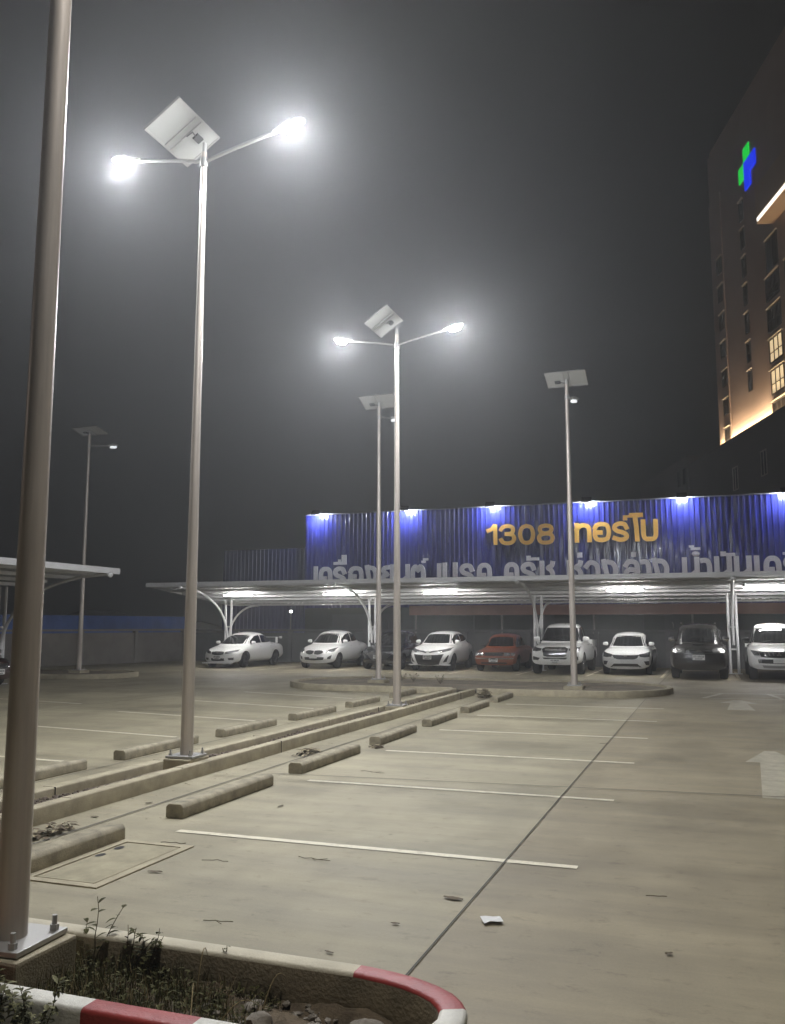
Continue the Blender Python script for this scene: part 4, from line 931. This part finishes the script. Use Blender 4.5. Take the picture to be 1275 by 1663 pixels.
# 3 black hatchback
def black(x, y):
    c = Car(4.07, 1.70, 1.5, [(0, .70), (.12, .80), (.5, .92), (1.05, 1.0), (1.4, 1.02), (3.4, 1.08), (4.07, 1.04)], (1.0, 1.50, 1.0, 1.85, 3.3, 3.9, .75, .55, .11), wb=(.8, 3.35), rw=.30, bow=.30)
    c.build('hatchback', 'black hatchback half hidden behind the two slim lamp posts', PD, (x, y)); c.wheels(RIMD)
    c.glass((.66, 1.03, .50, 1.41), [([(1.55, 1.18), (1.95, 1.36), (2.4, 1.42)], [(1.5, 1.04), (1.95, 1.05), (2.4, 1.06)]), ([(2.47, 1.42), (2.9, 1.4), (3.45, 1.25)], [(2.47, 1.065), (2.9, 1.08), (3.45, 1.14)])])
    c.doors([(1.45, 2.43, .34, 1.0, 1.02), (2.45, 3.4, .36, 1.02, 1.05)], .92)
    c.patch('grille', GRILLM, sym([(.46, .62), (.3, .70), (0, .70)]), sym([(.40, .50), (.25, .38), (0, .36)]), 'f', .012)
    c.patch('headlight', HLAMP, [(.48, .72), (.62, .775), (.76, .82)], [(.47, .67), (.62, .69), (.75, .74)], 'f', .010, mirror=True)
    c.patch('chrome_bar', CHROME, [(.36, .47), (.50, .60), (.60, .66)], [(.36, .455), (.50, .585), (.61, .645)], 'f', .015, mirror=True)
    c.intake(sym([(.6, .33), (0, .33)]), sym([(.58, .28), (0, .27)]))
    c.plate(.52); c.emblem('ovals', .655, .05); c.mirrors(1.5, 1.07, PD)
black(-12.45, 32.8)
# 4 white hatchback with a big black bumper mouth
def yaris(x, y):
    c = Car(4.12, 1.73, 1.5, [(0, .74), (.10, .83), (.5, .94), (1.0, 1.02), (1.4, 1.05), (3.4, 1.12), (4.12, 1.08)], (1.01, 1.49, .95, 1.8, 3.35, 3.95, .76, .56, .11), zb=.22, wb=(.82, 3.37), rw=.31, bow=.30)
    c.build('hatchback', 'white hatchback with a large black bumper mouth, beside the red car', PW, (x, y)); c.wheels(RIMM)
    c.glass((.66, 1.05, .52, 1.41), [([(1.5, 1.2), (1.9, 1.38), (2.35, 1.42)], [(1.42, 1.06), (1.9, 1.08), (2.35, 1.1)]), ([(2.42, 1.42), (2.9, 1.40), (3.5, 1.28)], [(2.42, 1.1), (2.9, 1.13), (3.45, 1.2)])], (.55, 1.15, .5, 1.38))
    c.doors([(1.4, 2.38, .34, 1.01, 1.05), (2.4, 3.35, .36, 1.05, 1.08)], .95)
    c.patch('grille', GRILLM, [(.05, .735), (.2, .775), (.36, .79)], [(.07, .69), (.2, .715), (.36, .745)], 'f', .012, mirror=True)
    c.patch('headlight', HLAMP, [(.37, .795), (.58, .83), (.79, .90)], [(.37, .735), (.56, .72), (.78, .79)], 'f', .010, mirror=True)
    c.intake(sym([(.60, .655), (.35, .62), (0, .61)]), sym([(.42, .26), (.2, .235), (0, .235)]), mat('black bumper insert', (.018, .018, .018), .6))
    c.patch('trim_strip', PW, sym([(.36, .645), (.2, .665), (0, .665)]), sym([(.36, .632), (.2, .643), (0, .643)]), 'f', .016)
    c.intake([(.74, .62), (.77, .60)], [(.57, .34), (.70, .37)], mirror=True)
    b = bmesh.new()
    for sg in (-1, 1):
        p = c.at(sg * .62, .26); box(b, (sg * .66, p.y + .02, .245), (.36, .14, .05), rz=sg * .22, bev=.012)
    obj('front_lip', b, PW, c.t)
    c.plate(.53); c.emblem('ovals', .735, .055); c.mirrors(1.45, 1.09, PW)
yaris(-10.28, 32.5)
# 5 old boxy red sedan
def oldred(x, y):
    c = Car(4.15, 1.66, 1.38, [(0, .66), (.08, .76), (.4, .80), (1.1, .88), (1.4, .91), (3.2, .93), (3.6, .96), (4.15, .90)], (.90, 1.38, 1.15, 1.75, 2.9, 3.45, .72, .55, .06), zb=.25, wb=(.80, 3.22), rw=.29, bow=.12, nose=((.2, .08), (.45, 0), (.52, .01), (.54, .05), (.75, .07), (.9, .16)), sq=6.5, gsq=6)
    c.build('sedan', 'old boxy dark red sedan standing in the shade between two white cars', PR, (x, y)); c.wheels(RIMM, 9)
    c.glass((.63, .93, .51, 1.30), [([(1.5, 1.08), (1.8, 1.28), (2.2, 1.31)], [(1.4, .94), (1.8, .945), (2.2, .95)]), ([(2.27, 1.31), (2.8, 1.29), (3.05, 1.12)], [(2.27, .95), (2.8, .955), (3.05, .97)])], (.58, .98, .48, 1.29))
    c.doors([(1.35, 2.22, .34, .89, .91), (2.24, 3.1, .36, .91, .92)], .80, CHROME)
    c.patch('grille', GRILLM, [(-.38, .715), (.38, .715)], [(-.36, .60), (.36, .60)], 'f', .010)
    c.patch('grille_trim', CHROME, [(-.40, .735), (.40, .735)], [(-.40, .718), (.40, .718)], 'f', .014)
    c.patch('headlight', HLAMP, [(.40, .72), (.62, .72)], [(.40, .60), (.62, .60)], 'f', .012, mirror=True); c.patch('side_lamp', HLAMP, [(.64, .72), (.76, .71)], [(.64, .60), (.76, .61)], 'f', .012, mirror=True)
    b = bmesh.new(); tube(b, [Vector((xx, c.at(xx, .48).y - .01, .50)) for xx in (-.74, -.5, -.25, 0, .25, .5, .74)], .035, 8); obj('bumper_strip', b, CHROME, c.t, smooth=True)
    c.intake([(-.5, .36), (.5, .36)], [(-.5, .30), (.5, .30)]); c.plate(.44); c.emblem('ovals', .66, .03); c.mirrors(1.4, .96, TRIMB, (.15, .1, .1))
oldred(-7.8, 33.0)
# 6 white pickup with a large chrome grille
def pick(x, y, label, W=1.87, H=1.79, L=5.2, kind=0):
    hz = 1.02 if kind == 0 else 1.03
    def bed(s, bm):
        z0 = 1.0; y0 = 3.72
        for sg in (-1, 1): box(bm, (sg * (W / 2 - .10), (y0 + L - .12) / 2, z0 + .06), (.10, L - .12 - y0, .26), bev=.02)
        box(bm, (0, L - .14, z0 + .06), (W - .2, .07, .26), bev=.02); box(bm, (0, y0, z0 + .06), (W - .2, .06, .26), bev=.01)
    c = Car(L, W, H, [(0, .86), (.10, .98), (.35, 1.04), (1.2, 1.13), (1.5, 1.15), (3.5, 1.15), (3.72, 1.02), (L, 1.02)], (1.12, H, 1.2, 1.95, 3.0, 3.55, .80, .62, .08), zb=.36, wb=(.92, 4.0), rw=.37, bow=.20, nose=((.3, .10), (.5, 0), (.7, .0), (.95, .06), (1.1, .2)), sq=5.5, gsq=6, tumble=.035)
    c.build('pickup_truck', label, PW, (x, y), 0, 'cars parked under the carport', bed); c.wheels(RIMM, 6, .25)
    c.glass((.71, 1.17, .56, H - .12), [([(1.72, 1.42), (1.98, 1.65), (2.35, H - .09)], [(1.55, 1.18), (1.95, 1.18), (2.35, 1.18)]), ([(2.43, H - .09), (2.85, H - .10), (3.3, 1.5)], [(2.43, 1.18), (2.85, 1.19), (3.3, 1.24)])], (.6, 1.24, .54, H - .16))
    c.doors([(1.5, 2.38, .52, 1.13, 1.13), (2.4, 3.4, .52, 1.13, 1.14)], 1.03, CHROME if kind == 0 else None)
    if kind == 0:
        c.patch('grille', mat('chrome pickup grille', (.45, .45, .46), .16, 1.0, noise=.95, nscale=7, bump=1.0, bscale=9), sym([(.46, .92), (.36, .975), (0, .98)]), sym([(.40, .68), (.3, .645), (0, .645)]), 'f', .016)
        c.patch('grille_bar', TRIMB, sym([(.42, .84), (0, .84)]), sym([(.40, .79), (0, .775)]), 'f', .024); c.patch('grille_bar', TRIMB, sym([(.38, .71), (0, .70)]), sym([(.36, .66), (0, .652)]), 'f', .024)
        c.patch('headlight', HLAMPD, [(.48, .93), (.66, .95), (.84, 1.0)], [(.50, .86), (.66, .83), (.82, .84)], 'f', .012, mirror=True)
        c.intake(sym([(.44, .615), (0, .61)]), sym([(.38, .56), (0, .555)])); c.intake([(.54, .60), (.80, .66)], [(.60, .52), (.80, .53)], mirror=True); c.plate(.50)
    else:
        c.patch('grille', GRILLM, sym([(.60, .93), (0, .93)]), sym([(.52, .76), (.3, .735), (0, .73)]), 'f', .014)
        for xx in (-.42, -.3, -.18, .18, .3, .42):
            c.patch('grille_slat', CHROME, [(xx - .015, .885), (xx + .02, .885)], [(xx - .005 + .02 * (1 if xx < 0 else -1), .79), (xx + .03 + .02 * (1 if xx < 0 else -1), .79)], 'f', .024, 2, 2)
        c.patch('headlight', HLAMP, [(.60, .93), (.82, .965)], [(.55, .80), (.72, .80)], 'f', .013, mirror=True); c.emblem('diamonds', .84, .07)
        c.intake(sym([(.62, .69), (0, .68)]), sym([(.60, .56), (0, .55)])); c.patch('fog_lamp', HLAMP, [(.50, .675), (.61, .675)], [(.51, .585), (.60, .585)], 'f', .02, mirror=True); c.plate(.63, False, (.36, .12))
        c.patch('lower_trim', mat('silver bumper guard', (.4, .4, .4), .4, .4), sym([(.5, .50), (0, .49)]), sym([(.46, .42), (0, .41)]), 'f', .012)
    c.mirrors(1.62, 1.22, PW if kind == 0 else TRIMB, (.24, .13, .19), PW if kind == 0 else PD)
    b = bmesh.new(); box(b, (.1, 2.05, H + .03), (.02, .05, .09)); obj('aerial', b, TRIMB, c.t)
    return c
pick(-5.22, 31.5, 'white pickup with a chunky chrome grille, its front crossed by a lamp post')
# 7 white sedan seen head on
def city(x, y):
    c = Car(4.55, 1.75, 1.467, [(0, .74), (.10, .82), (.5, .91), (1.0, .98), (1.4, 1.0), (3.3, 1.03), (3.9, 1.08), (4.55, 1.05)], (.98, 1.46, .98, 1.9, 3.05, 3.95, .76, .56, .10), zb=.22, wb=(.86, 3.45), rw=.305, bow=.28)
    c.build('sedan', 'white sedan with a slim dark grille, seen head on beside the dark brown car', PW, (x, y)); c.wheels(RIMM)
    c.glass((.67, 1.0, .52, 1.375), [([(1.55, 1.12), (2.0, 1.32), (2.4, 1.37)], [(1.48, 1.01), (2.0, 1.02), (2.4, 1.03)]), ([(2.47, 1.37), (2.95, 1.34), (3.4, 1.18)], [(2.47, 1.04), (2.95, 1.06), (3.4, 1.1)])], (.58, 1.1, .48, 1.35))
    c.doors([(1.45, 2.43, .34, .96, .99), (2.45, 3.4, .36, .99, 1.02)], .88)
    c.patch('grille', GRILLM, sym([(.46, .715), (.3, .70), (0, .70)]), sym([(.40, .60), (.28, .56), (0, .555)]), 'f', .012); c.patch('grille_bar', HLAMPD, sym([(.48, .705), (0, .695)]), sym([(.42, .645), (0, .63)]), 'f', .018)
    c.patch('headlight', HLAMPD, [(.46, .73), (.65, .765), (.81, .82)], [(.48, .645), (.65, .625), (.80, .645)], 'f', .012, mirror=True)
    c.intake(sym([(.40, .405), (0, .41)]), sym([(.54, .285), (.3, .30), (0, .30)])); c.patch('trim_strip', PW, sym([(.46, .31), (0, .32)]), sym([(.44, .285), (0, .295)]), 'f', .02)
    c.intake([(.62, .49), (.79, .50)], [(.68, .365), (.78, .36)], mirror=True); c.plate(.485, False); c.emblem('h', .655, .06); c.mirrors(1.5, 1.05, PW)
city(-2.85, 32.25)
# 8 dark brown sport utility car
def fort(x, y):
    c = Car(4.7, 1.84, 1.82, [(0, .90), (.10, 1.0), (.35, 1.07), (1.2, 1.15), (1.5, 1.17), (4.3, 1.2), (4.7, 1.15)], (1.14, 1.78, 1.2, 1.95, 4.0, 4.5, .80, .63, .08), zb=.30, wb=(.95, 3.7), rw=.38, bow=.20, nose=((.3, .08), (.5, 0), (.7, .02), (.95, .10), (1.1, .22)), sq=5, gsq=5.5, tumble=.035)
    c.build('suv', 'dark brown sport utility car with chrome mirrors, head on beside the carport column', PB, (x, y)); c.t['category'] = 'car'; c.wheels(RIMM, 6, .25)
    c.glass((.70, 1.19, .57, 1.66), [([(1.75, 1.42), (1.98, 1.64), (2.4, 1.69)], [(1.6, 1.2), (2.0, 1.2), (2.4, 1.21)]), ([(2.48, 1.69), (3.0, 1.69), (3.4, 1.67)], [(2.48, 1.21), (3.0, 1.22), (3.4, 1.23)]), ([(3.48, 1.67), (4.1, 1.6)], [(3.48, 1.24), (4.1, 1.28)])])
    c.doors([(1.5, 2.43, .5, 1.15, 1.15), (2.45, 3.45, .5, 1.15, 1.16)], 1.05, CHROME)
    c.patch('grille', GRILLM, sym([(.40, .99), (0, .99)]), sym([(.40, .84), (0, .82)]), 'f', .012)
    for z in (.95, .90): c.patch('grille_bar', mat('dull chrome', (.3, .3, .3), .2, 1.0), sym([(.40, z), (0, z)]), sym([(.40, z - .018), (0, z - .018)]), 'f', .02)
    c.patch('grille_bar', CHROME, sym([(.44, .855), (0, .845)]), sym([(.44, .835), (0, .825)]), 'f', .022)
    c.patch('headlight', mat('clear headlamp', (.55, .55, .54), .22, .6, noise=.6, nscale=9, bump=1.0, bscale=12), [(.43, .99), (.62, 1.02), (.80, 1.0)], [(.44, .85), (.62, .84), (.79, .87)], 'f', .014, mirror=True)
    c.intake(sym([(.40, .71), (0, .71)]), sym([(.38, .60), (0, .59)])); c.patch('fog_lamp', HLAMPD, [(.66, .72), (.74, .72)], [(.66, .64), (.73, .64)], 'f', .014, mirror=True); c.patch('lip_strip', CHROME, [(-.36, .575), (-.2, .575)], [(-.36, .565), (-.2, .565)], 'f', .014)
    c.plate(.72, size=(.38, .17)); c.emblem('ovals', .92, .07); c.mirrors(1.68, 1.26, PB, (.22, .12, .16), CHROME)
    for sg in (-1, 1):
        b = bmesh.new(); tube(b, [(sg * .56, 2.05, 1.79), (sg * .565, 2.2, 1.845), (sg * .565, 3.8, 1.85), (sg * .56, 3.95, 1.79)], .022, 8); obj('roof_rail', b, CHROME, c.t, smooth=True)
    b = bmesh.new(); p = c.at(-.83, .95); tube(b, [(-.80, 1.9, 1.60), (-.81, 1.85, 1.78), (-.84, 1.83, 1.86)], .012, 6); obj('aerial', b, CHROME, c.t)
    b = bmesh.new(); box(b, (0, .72, 1.13), (.36, .34, .05), bev=.018); obj('bonnet_scoop', b, TRIMB, c.t)
    b = bmesh.new(); box(b, (-.12, 1.92, 1.765), (.2, .02, .02)); obj('roof_badge', b, CHROME, c.t)
fort(-.37, 30.4)
pick(2.03, 30.3, 'white pickup with a slatted dark grille, cut off by the right edge', 1.80, 1.78, 5.2, 1)
# 10 maroon sedan under the left carport, mostly out of the picture
def maroon(x, y):
    c = Car(4.4, 1.73, 1.46, [(0, .70), (.12, .80), (.5, .90), (1.0, .97), (1.4, 1.0), (3.3, 1.03), (3.9, 1.06), (4.4, 1.02)], (.97, 1.45, 1.0, 1.9, 3.0, 3.8, .75, .55, .10), wb=(.85, 3.45), rw=.31)
    c.build('sedan', 'dark maroon sedan under the left carport, mostly outside the picture', PM, (x, y), R(90), None); c.wheels()
    c.glass((.66, 1.0, .5, 1.37), [([(1.55, 1.12), (2.0, 1.32), (2.4, 1.37)], [(1.48, 1.01), (2.0, 1.02), (2.4, 1.03)]), ([(2.47, 1.37), (2.95, 1.34), (3.4, 1.18)], [(2.47, 1.04), (2.95, 1.06), (3.4, 1.1)])])
    c.doors([(1.45, 2.43, .34, .96, .99), (2.45, 3.4, .36, .99, 1.02)], .88, CHROME)
    c.patch('grille', GRILLM, sym([(.4, .68), (0, .70)]), sym([(.36, .55), (0, .54)]), 'f', .012); c.patch('headlight', HLAMP, [(.46, .73), (.65, .765), (.8, .82)], [(.48, .645), (.65, .625), (.79, .665)], 'f', .012, mirror=True)
    c.plate(.46); c.mirrors(1.5, 1.05, PM)
maroon(-18.75, 19.6)


# ------------------------------------------------------------------ weeds, grass and litter
def leaf(bm, p, d, L, w, droop=.3, mi=0):
    d = Vector(d).normalized(); sd = d.cross(Vector((0, 0, 1)))
    sd = sd.normalized() if sd.length > .05 else Vector((1, 0, 0)); up = sd.cross(d)
    pts = []
    for f, ww in ((0, .12), (.3, .9), (.6, 1.0), (.85, .55), (1, .04)):
        c = Vector(p) + d * L * f - Vector((0, 0, 1)) * droop * L * f * f; pts.append((bm.verts.new(c + sd * w * ww / 2 + up * w * .12 * ww), bm.verts.new(c), bm.verts.new(c - sd * w * ww / 2 + up * w * .12 * ww)))
    for a, b in zip(pts, pts[1:]):
        for q in (0, 1):
            f = bm.faces.new((a[q], a[q + 1], b[q + 1], b[q])); f.material_index = mi
def weed(loc, label, stems, seed, lsz=.028, nl=9, pale=False, spread=.5, name='weed_plant', group='weeds growing in the corner planter'):
    rr = random.Random(seed); t = thing(name, label, 'weed', loc, 0, group); b = bmesh.new(); lf = bmesh.new()
    for h, az, ln in stems:
        P = [Vector((0, 0, 0))]; d = Vector((math.cos(R(az)) * ln, math.sin(R(az)) * ln, 1)).normalized()
        for k in range(6): P.append(P[-1] + d * h / 6); d = (d + Vector((rr.uniform(-.18, .18), rr.uniform(-.18, .18), rr.uniform(-.03, .1)))).normalized()
        tube(b, P, [.0042, .0032, .003, .0026, .0022, .0018, .0013], 5)
        for k in range(nl):
            f = (.3 + .7 * (k + rr.random() * .6) / nl) * 5.9; i = min(5, int(f)); p = P[i].lerp(P[i + 1], f - i); an = rr.uniform(0, 6.28)
            leaf(lf, p, (math.cos(an), math.sin(an), rr.uniform(-.1, .9)), lsz * rr.uniform(.7, 1.4), lsz * rr.uniform(.32, .5), rr.uniform(.1, .7), 1 if pale and rr.random() < .45 else 0)
    obj('stem', b, STEM, t); obj('leaves', lf, [LEAF, LEAFP] if not pale else [LEAF, mat('lit weed leaf', (.17, .165, .09), .8, noise=.4, nscale=20, spec=.12)], t, recalc=False)  # lighter leaves have the lamp light put into their colour
    return t
weed((-2.95, 3.77, .04), 'tallest thin weed with drooping leaves, standing dark against the kerb', [(.40, 20, .34), (.27, 150, .5), (.36, 50, .5)], 4, .055, 9)
weed((-2.72, 3.76, .04), 'small upright weed just right of the tallest weed at the kerb', [(.29, 60, .2), (.26, 140, .4), (.25, 10, .4)], 9, .048, 11)
weed((-2.60, 3.75, .04), 'shortest leafy sprig at the kerb, right of the other two weeds', [(.27, 50, .22), (.24, 110, .35), (.24, 0, .35)], 14, .044, 12)
weed((-2.22, 3.83, .2), 'tiny green sprout on the kerb edge near its middle', [(.05, 60, .3), (.04, 160, .6)], 19, .022, 5)
weed((-2.62, 3.02, .0), 'dense bushy weed spilling over the near kerb in front of the white paint', [(rr_, az, l) for rr_, az, l in ((.33, 200, .5), (.36, 260, .3), (.32, 310, .6), (.36, 30, .4), (.27, 120, .4), (.30, 170, .7), (.26, 340, .9), (.28, 280, .8), (.24, 230, .9))], 23, .042, 34, True)
weed((-2.84, 2.98, .0), 'low bushy weed in the bottom left corner below the pole', [(.33, 200, .5), (.35, 90, .3), (.34, 310, .5), (.32, 10, .6), (.30, 250, .8), (.30, 150, .6)], 31, .042, 34, True)
weed((-2.74, 2.90, .0), 'leafy weed on the lane side of the near kerb, at the bottom edge', [(.36, 100, .3), (.34, 200, .5), (.36, 300, .5), (.33, 30, .5), (.30, 150, .7), (.31, 60, .6)], 37, .046, 34, True)
weed((-1.94, 3.30, .03), 'single broad yellowish sprout among the rocks', [(.10, 90, .2), (.08, 20, .5)], 41, .05, 4)
weed((-1.22, 3.62, .03), 'small dark weed at the rounded kerb end', [(.09, 40, .7), (.08, 130, .8), (.09, 270, .7)], 47, .022, 9)
# dense low growth in the planter: nobody could count the blades
gr = random.Random(12); bm = bmesh.new()
for i in range(7000):
    x = -3.05 + 1.15 * gr.random() ** 1.25; y = 3.22 + .60 * gr.random(); h = gr.uniform(.05, .17) * (1 - .45 * max(0, (x + 2.4) / .6)); a = gr.uniform(0, 6.28)
    if gr.random() < .6: leaf(bm, (x, y, gr.uniform(.03, h)), (math.cos(a), math.sin(a), gr.uniform(.1, 1.2)), gr.uniform(.018, .042), gr.uniform(.008, .017), .3)
    else:
        w = .0022; d = Vector((math.cos(a), math.sin(a), 0)); s_ = Vector((-d.y, d.x, 0)) * w; p = Vector((x, y, .03)); bend = gr.uniform(.01, .07)
        q = [(p, 1), (p + Vector((0, 0, h * .55)) + d * bend * .3, .8), (p + Vector((0, 0, h)) + d * bend, .1)]
        V2 = [(bm.verts.new(c + s_ * k), bm.verts.new(c - s_ * k)) for c, k in q]
        for u, v in zip(V2, V2[1:]): f = bm.faces.new((u[0], u[1], v[1], v[0])); f.material_index = 1 if gr.random() < .25 else 0
obj('grass', bm, [LEAF, STRAW], kind='stuff', recalc=False)
def blade(loc, az, L, hgt, label):
    t = bmesh.new(); P = []
    for k in range(9):
        f = k / 8; P.append((math.cos(R(az)) * L * f, math.sin(R(az)) * L * f, hgt * math.sin(math.pi * min(1, f * .75 + .0)) ))
    tube(t, P, [.004 * (1 - .75 * k / 8) for k in range(9)], 5); o = obj('grass_stalk', t, STRAW, smooth=True); o.location = loc; tag(o, label, 'grass stalk', 'dry grass stalks in the planter')
blade((-2.02, 3.22, .04), 120, .42, .17, 'long dry grass stalk leaning left over the planter soil')
blade((-2.0, 3.3, .04), 60, .26, .15, 'thin bent dry stalk arching right above the rubble')
blade((-1.92, 3.62, .04), 75, .18, .16, 'short pale stalk standing against the dark kerb face')
blade((-2.28, 3.68, .05), 100, .14, .2, 'fine pale stalk in front of the kerb, left of the rocks')
# loose litter on the paving
def flat_leaf(loc, L, w, az, label, m=LITTER, name='fallen_leaf', catg='leaf'):
    b = bmesh.new(); rr = random.Random(hash(label) % 999 if False else len(label) * 7 + int(L * 1000)); g = []
    for k in range(9):
        f = k / 8; ww = w * math.sin(math.pi * min(.97, max(.06, f))) ** .7; zz = .003 + .006 * abs(f - .5)
        g.append((b.verts.new((L * (f - .5), ww / 2, zz + rr.uniform(0, .003))), b.verts.new((L * (f - .5), 0, zz * .5)), b.verts.new((L * (f - .5), -ww / 2, zz + rr.uniform(0, .003)))))
    for a, c in zip(g, g[1:]):
        for q in (0, 1): b.faces.new((a[q], a[q + 1], c[q + 1], c[q]))
    o = obj(name, b, m, smooth='all', recalc=False); o.location = (loc[0], loc[1], .006); o.rotation_euler = (0, 0, R(az)); tag(o, label, catg)
flat_leaf((-1.63, 5.68), .14, .06, -8, 'flat dark leaf lying beside the long paving joint'); flat_leaf((-1.82, 5.1), .055, .03, 5, 'small dark leaf left of the joint, nearest the red kerb')
flat_leaf((-.28, 5.15), .05, .03, 40, 'tiny dark scrap alone on the lane at lower right'); flat_leaf((-1.55, 13.6), .13, .06, 20, 'small dark leaf on the far bays beside the joint')
flat_leaf((-2.0, 4.55), .06, .02, -15, 'thin dark leaf sliver just behind the kerb')
flat_leaf((-3.8, 5.55), .11, .035, 15, 'thin brown leaf off the corner of the drain cover'); flat_leaf((-5.3, 7.6), .08, .05, 60, 'brown leaf in the gutter left of the second wheel stop')
flat_leaf((-5.4, 6.9), .08, .05, 10, 'brown leaf in the gutter beside the leaf pile'); flat_leaf((-4.0, 7.9), .09, .04, 80, 'small leaf right of the second wheel stop')
def twig(loc, L, az, label, n=2):
    b = bmesh.new(); rr = random.Random(len(label)); P = [(L * (k / 5 - .5), rr.uniform(-.008, .008), .006 + rr.uniform(0, .01)) for k in range(6)]; tube(b, P, .0026, 5)
    for k in range(n): tube(b, [P[2 + k], (P[2 + k][0] + .06, P[2 + k][1] + (.05 if k else -.05), .012)], .002, 5)
    o = obj('twig', b, STEM); o.location = (loc[0], loc[1], 0); o.rotation_euler = (0, 0, R(az)); tag(o, label, 'twig')
twig((-.40, 6.16), .13, 3, 'short twig on the lane right of the nearest stall line', 0); twig((-2.87, 6.24), .28, -6, 'forked twig below the nearest stall line'); twig((-3.88, 10.06), .34, -12, 'bleached forked twig on the third bay'); twig((-2.82, 4.78), .19, 6, 'straight thin twig behind the near kerb', 1)
twig((-4.15, 6.3), .22, 10, 'dark twig at the far corner of the drain cover', 0); twig((-3.55, 5.95), .2, 16, 'pale grass straw between the drain cover and the nearest stall line', 0)
b = bmesh.new(); g = [[b.verts.new((x * .04, y * .035 + .012 * (x % 2), .008 + .012 * ((x * 3 + y * 5) % 4) / 4)) for y in range(4)] for x in range(4)]
for i in range(3):
    for j in range(3): b.faces.new((g[i][j], g[i + 1][j], g[i + 1][j + 1], g[i][j + 1]))
o = obj('paper_scrap', b, PAPER); o.location = (-1.32, 5.26, .006); o.rotation_euler = (0, 0, .5); tag(o, 'crumpled white paper scrap on the lane beside the joint', 'paper')
def pile(loc, n, sx, sy, h, seed, label):
    rr = random.Random(seed); b = bmesh.new()
    for i in range(n):
        u, v = max(-.65, min(.65, rr.gauss(0, .38))), max(-.65, min(.65, rr.gauss(0, .38))); a = rr.uniform(0, 6.28); z = .01 + max(0, h * (1 - u * u - v * v)) * rr.random()
        leaf(b, (u * sx, v * sy, z), (math.cos(a), math.sin(a), rr.uniform(-.2, .4)), rr.uniform(.05, .10), rr.uniform(.025, .05), .25, 1 if rr.random() < .4 else 0)
    o = obj('leaf_pile', b, [LITTER, LITTERP], recalc=False); o.location = (loc[0], loc[1], .004); tag(o, label, 'leaf pile', 'piles of dry leaves in the gutter')
pile((-5.32, 6.25), 80, .10, .34, .07, 1, 'loose dry leaf pile in the gutter near the big pole'); pile((-5.27, 11.2), 130, .10, .36, .06, 2, 'thin dry leaf pile in the gutter halfway along the median')
pile((-5.3, 21.4), 260, .22, .45, .20, 3, 'largest heap of dry leaves at the far end of the gutter'); pile((-4.62, 12.1), 60, .11, .10, .02, 4, 'few dry leaves scattered off the end of a wheel stop')
b = bmesh.new(); rr = random.Random(77)
for i in range(210):
    y = rr.uniform(5.6, 21.5); x = -5.62 + abs(rr.gauss(0, .16)) if rr.random() < .6 else -4.86 + rr.uniform(-.06, .06); a = rr.uniform(0, 6.28); s = rr.uniform(.014, .05)
    leaf(b, (x, y, .009), (math.cos(a), math.sin(a), rr.uniform(0, .15)), s, s * rr.uniform(.3, .6), .1, 1 if rr.random() < .3 else 0)
obj('fallen_leaves', b, [LITTER, LITTERP], kind='stuff', recalc=False)
# sparse growth on the cross island
for i, (x, y, l) in enumerate(((-8.3, 24.9, 'small weed tuft on the cross island behind the middle lamp'), (-7.3, 24.3, 'low weed tuft on the cross island right of the middle lamp'), (-8.8, 25.3, 'weed tuft at the back of the cross island near the black hatchback'))):
    weed((x, y, .1), l, [(.30, 40 + 50 * k, .7) for k in range(7)], 60 + i, .06, 8, False, group='weeds on the cross island')


# ------------------------------------------------------------------ haze
bm = bmesh.new(); box(bm, (0, 57.5, 29.5), (352, 237, 61)); hz = obj('haze', bm, haze_material(.0044), kind='stuff')
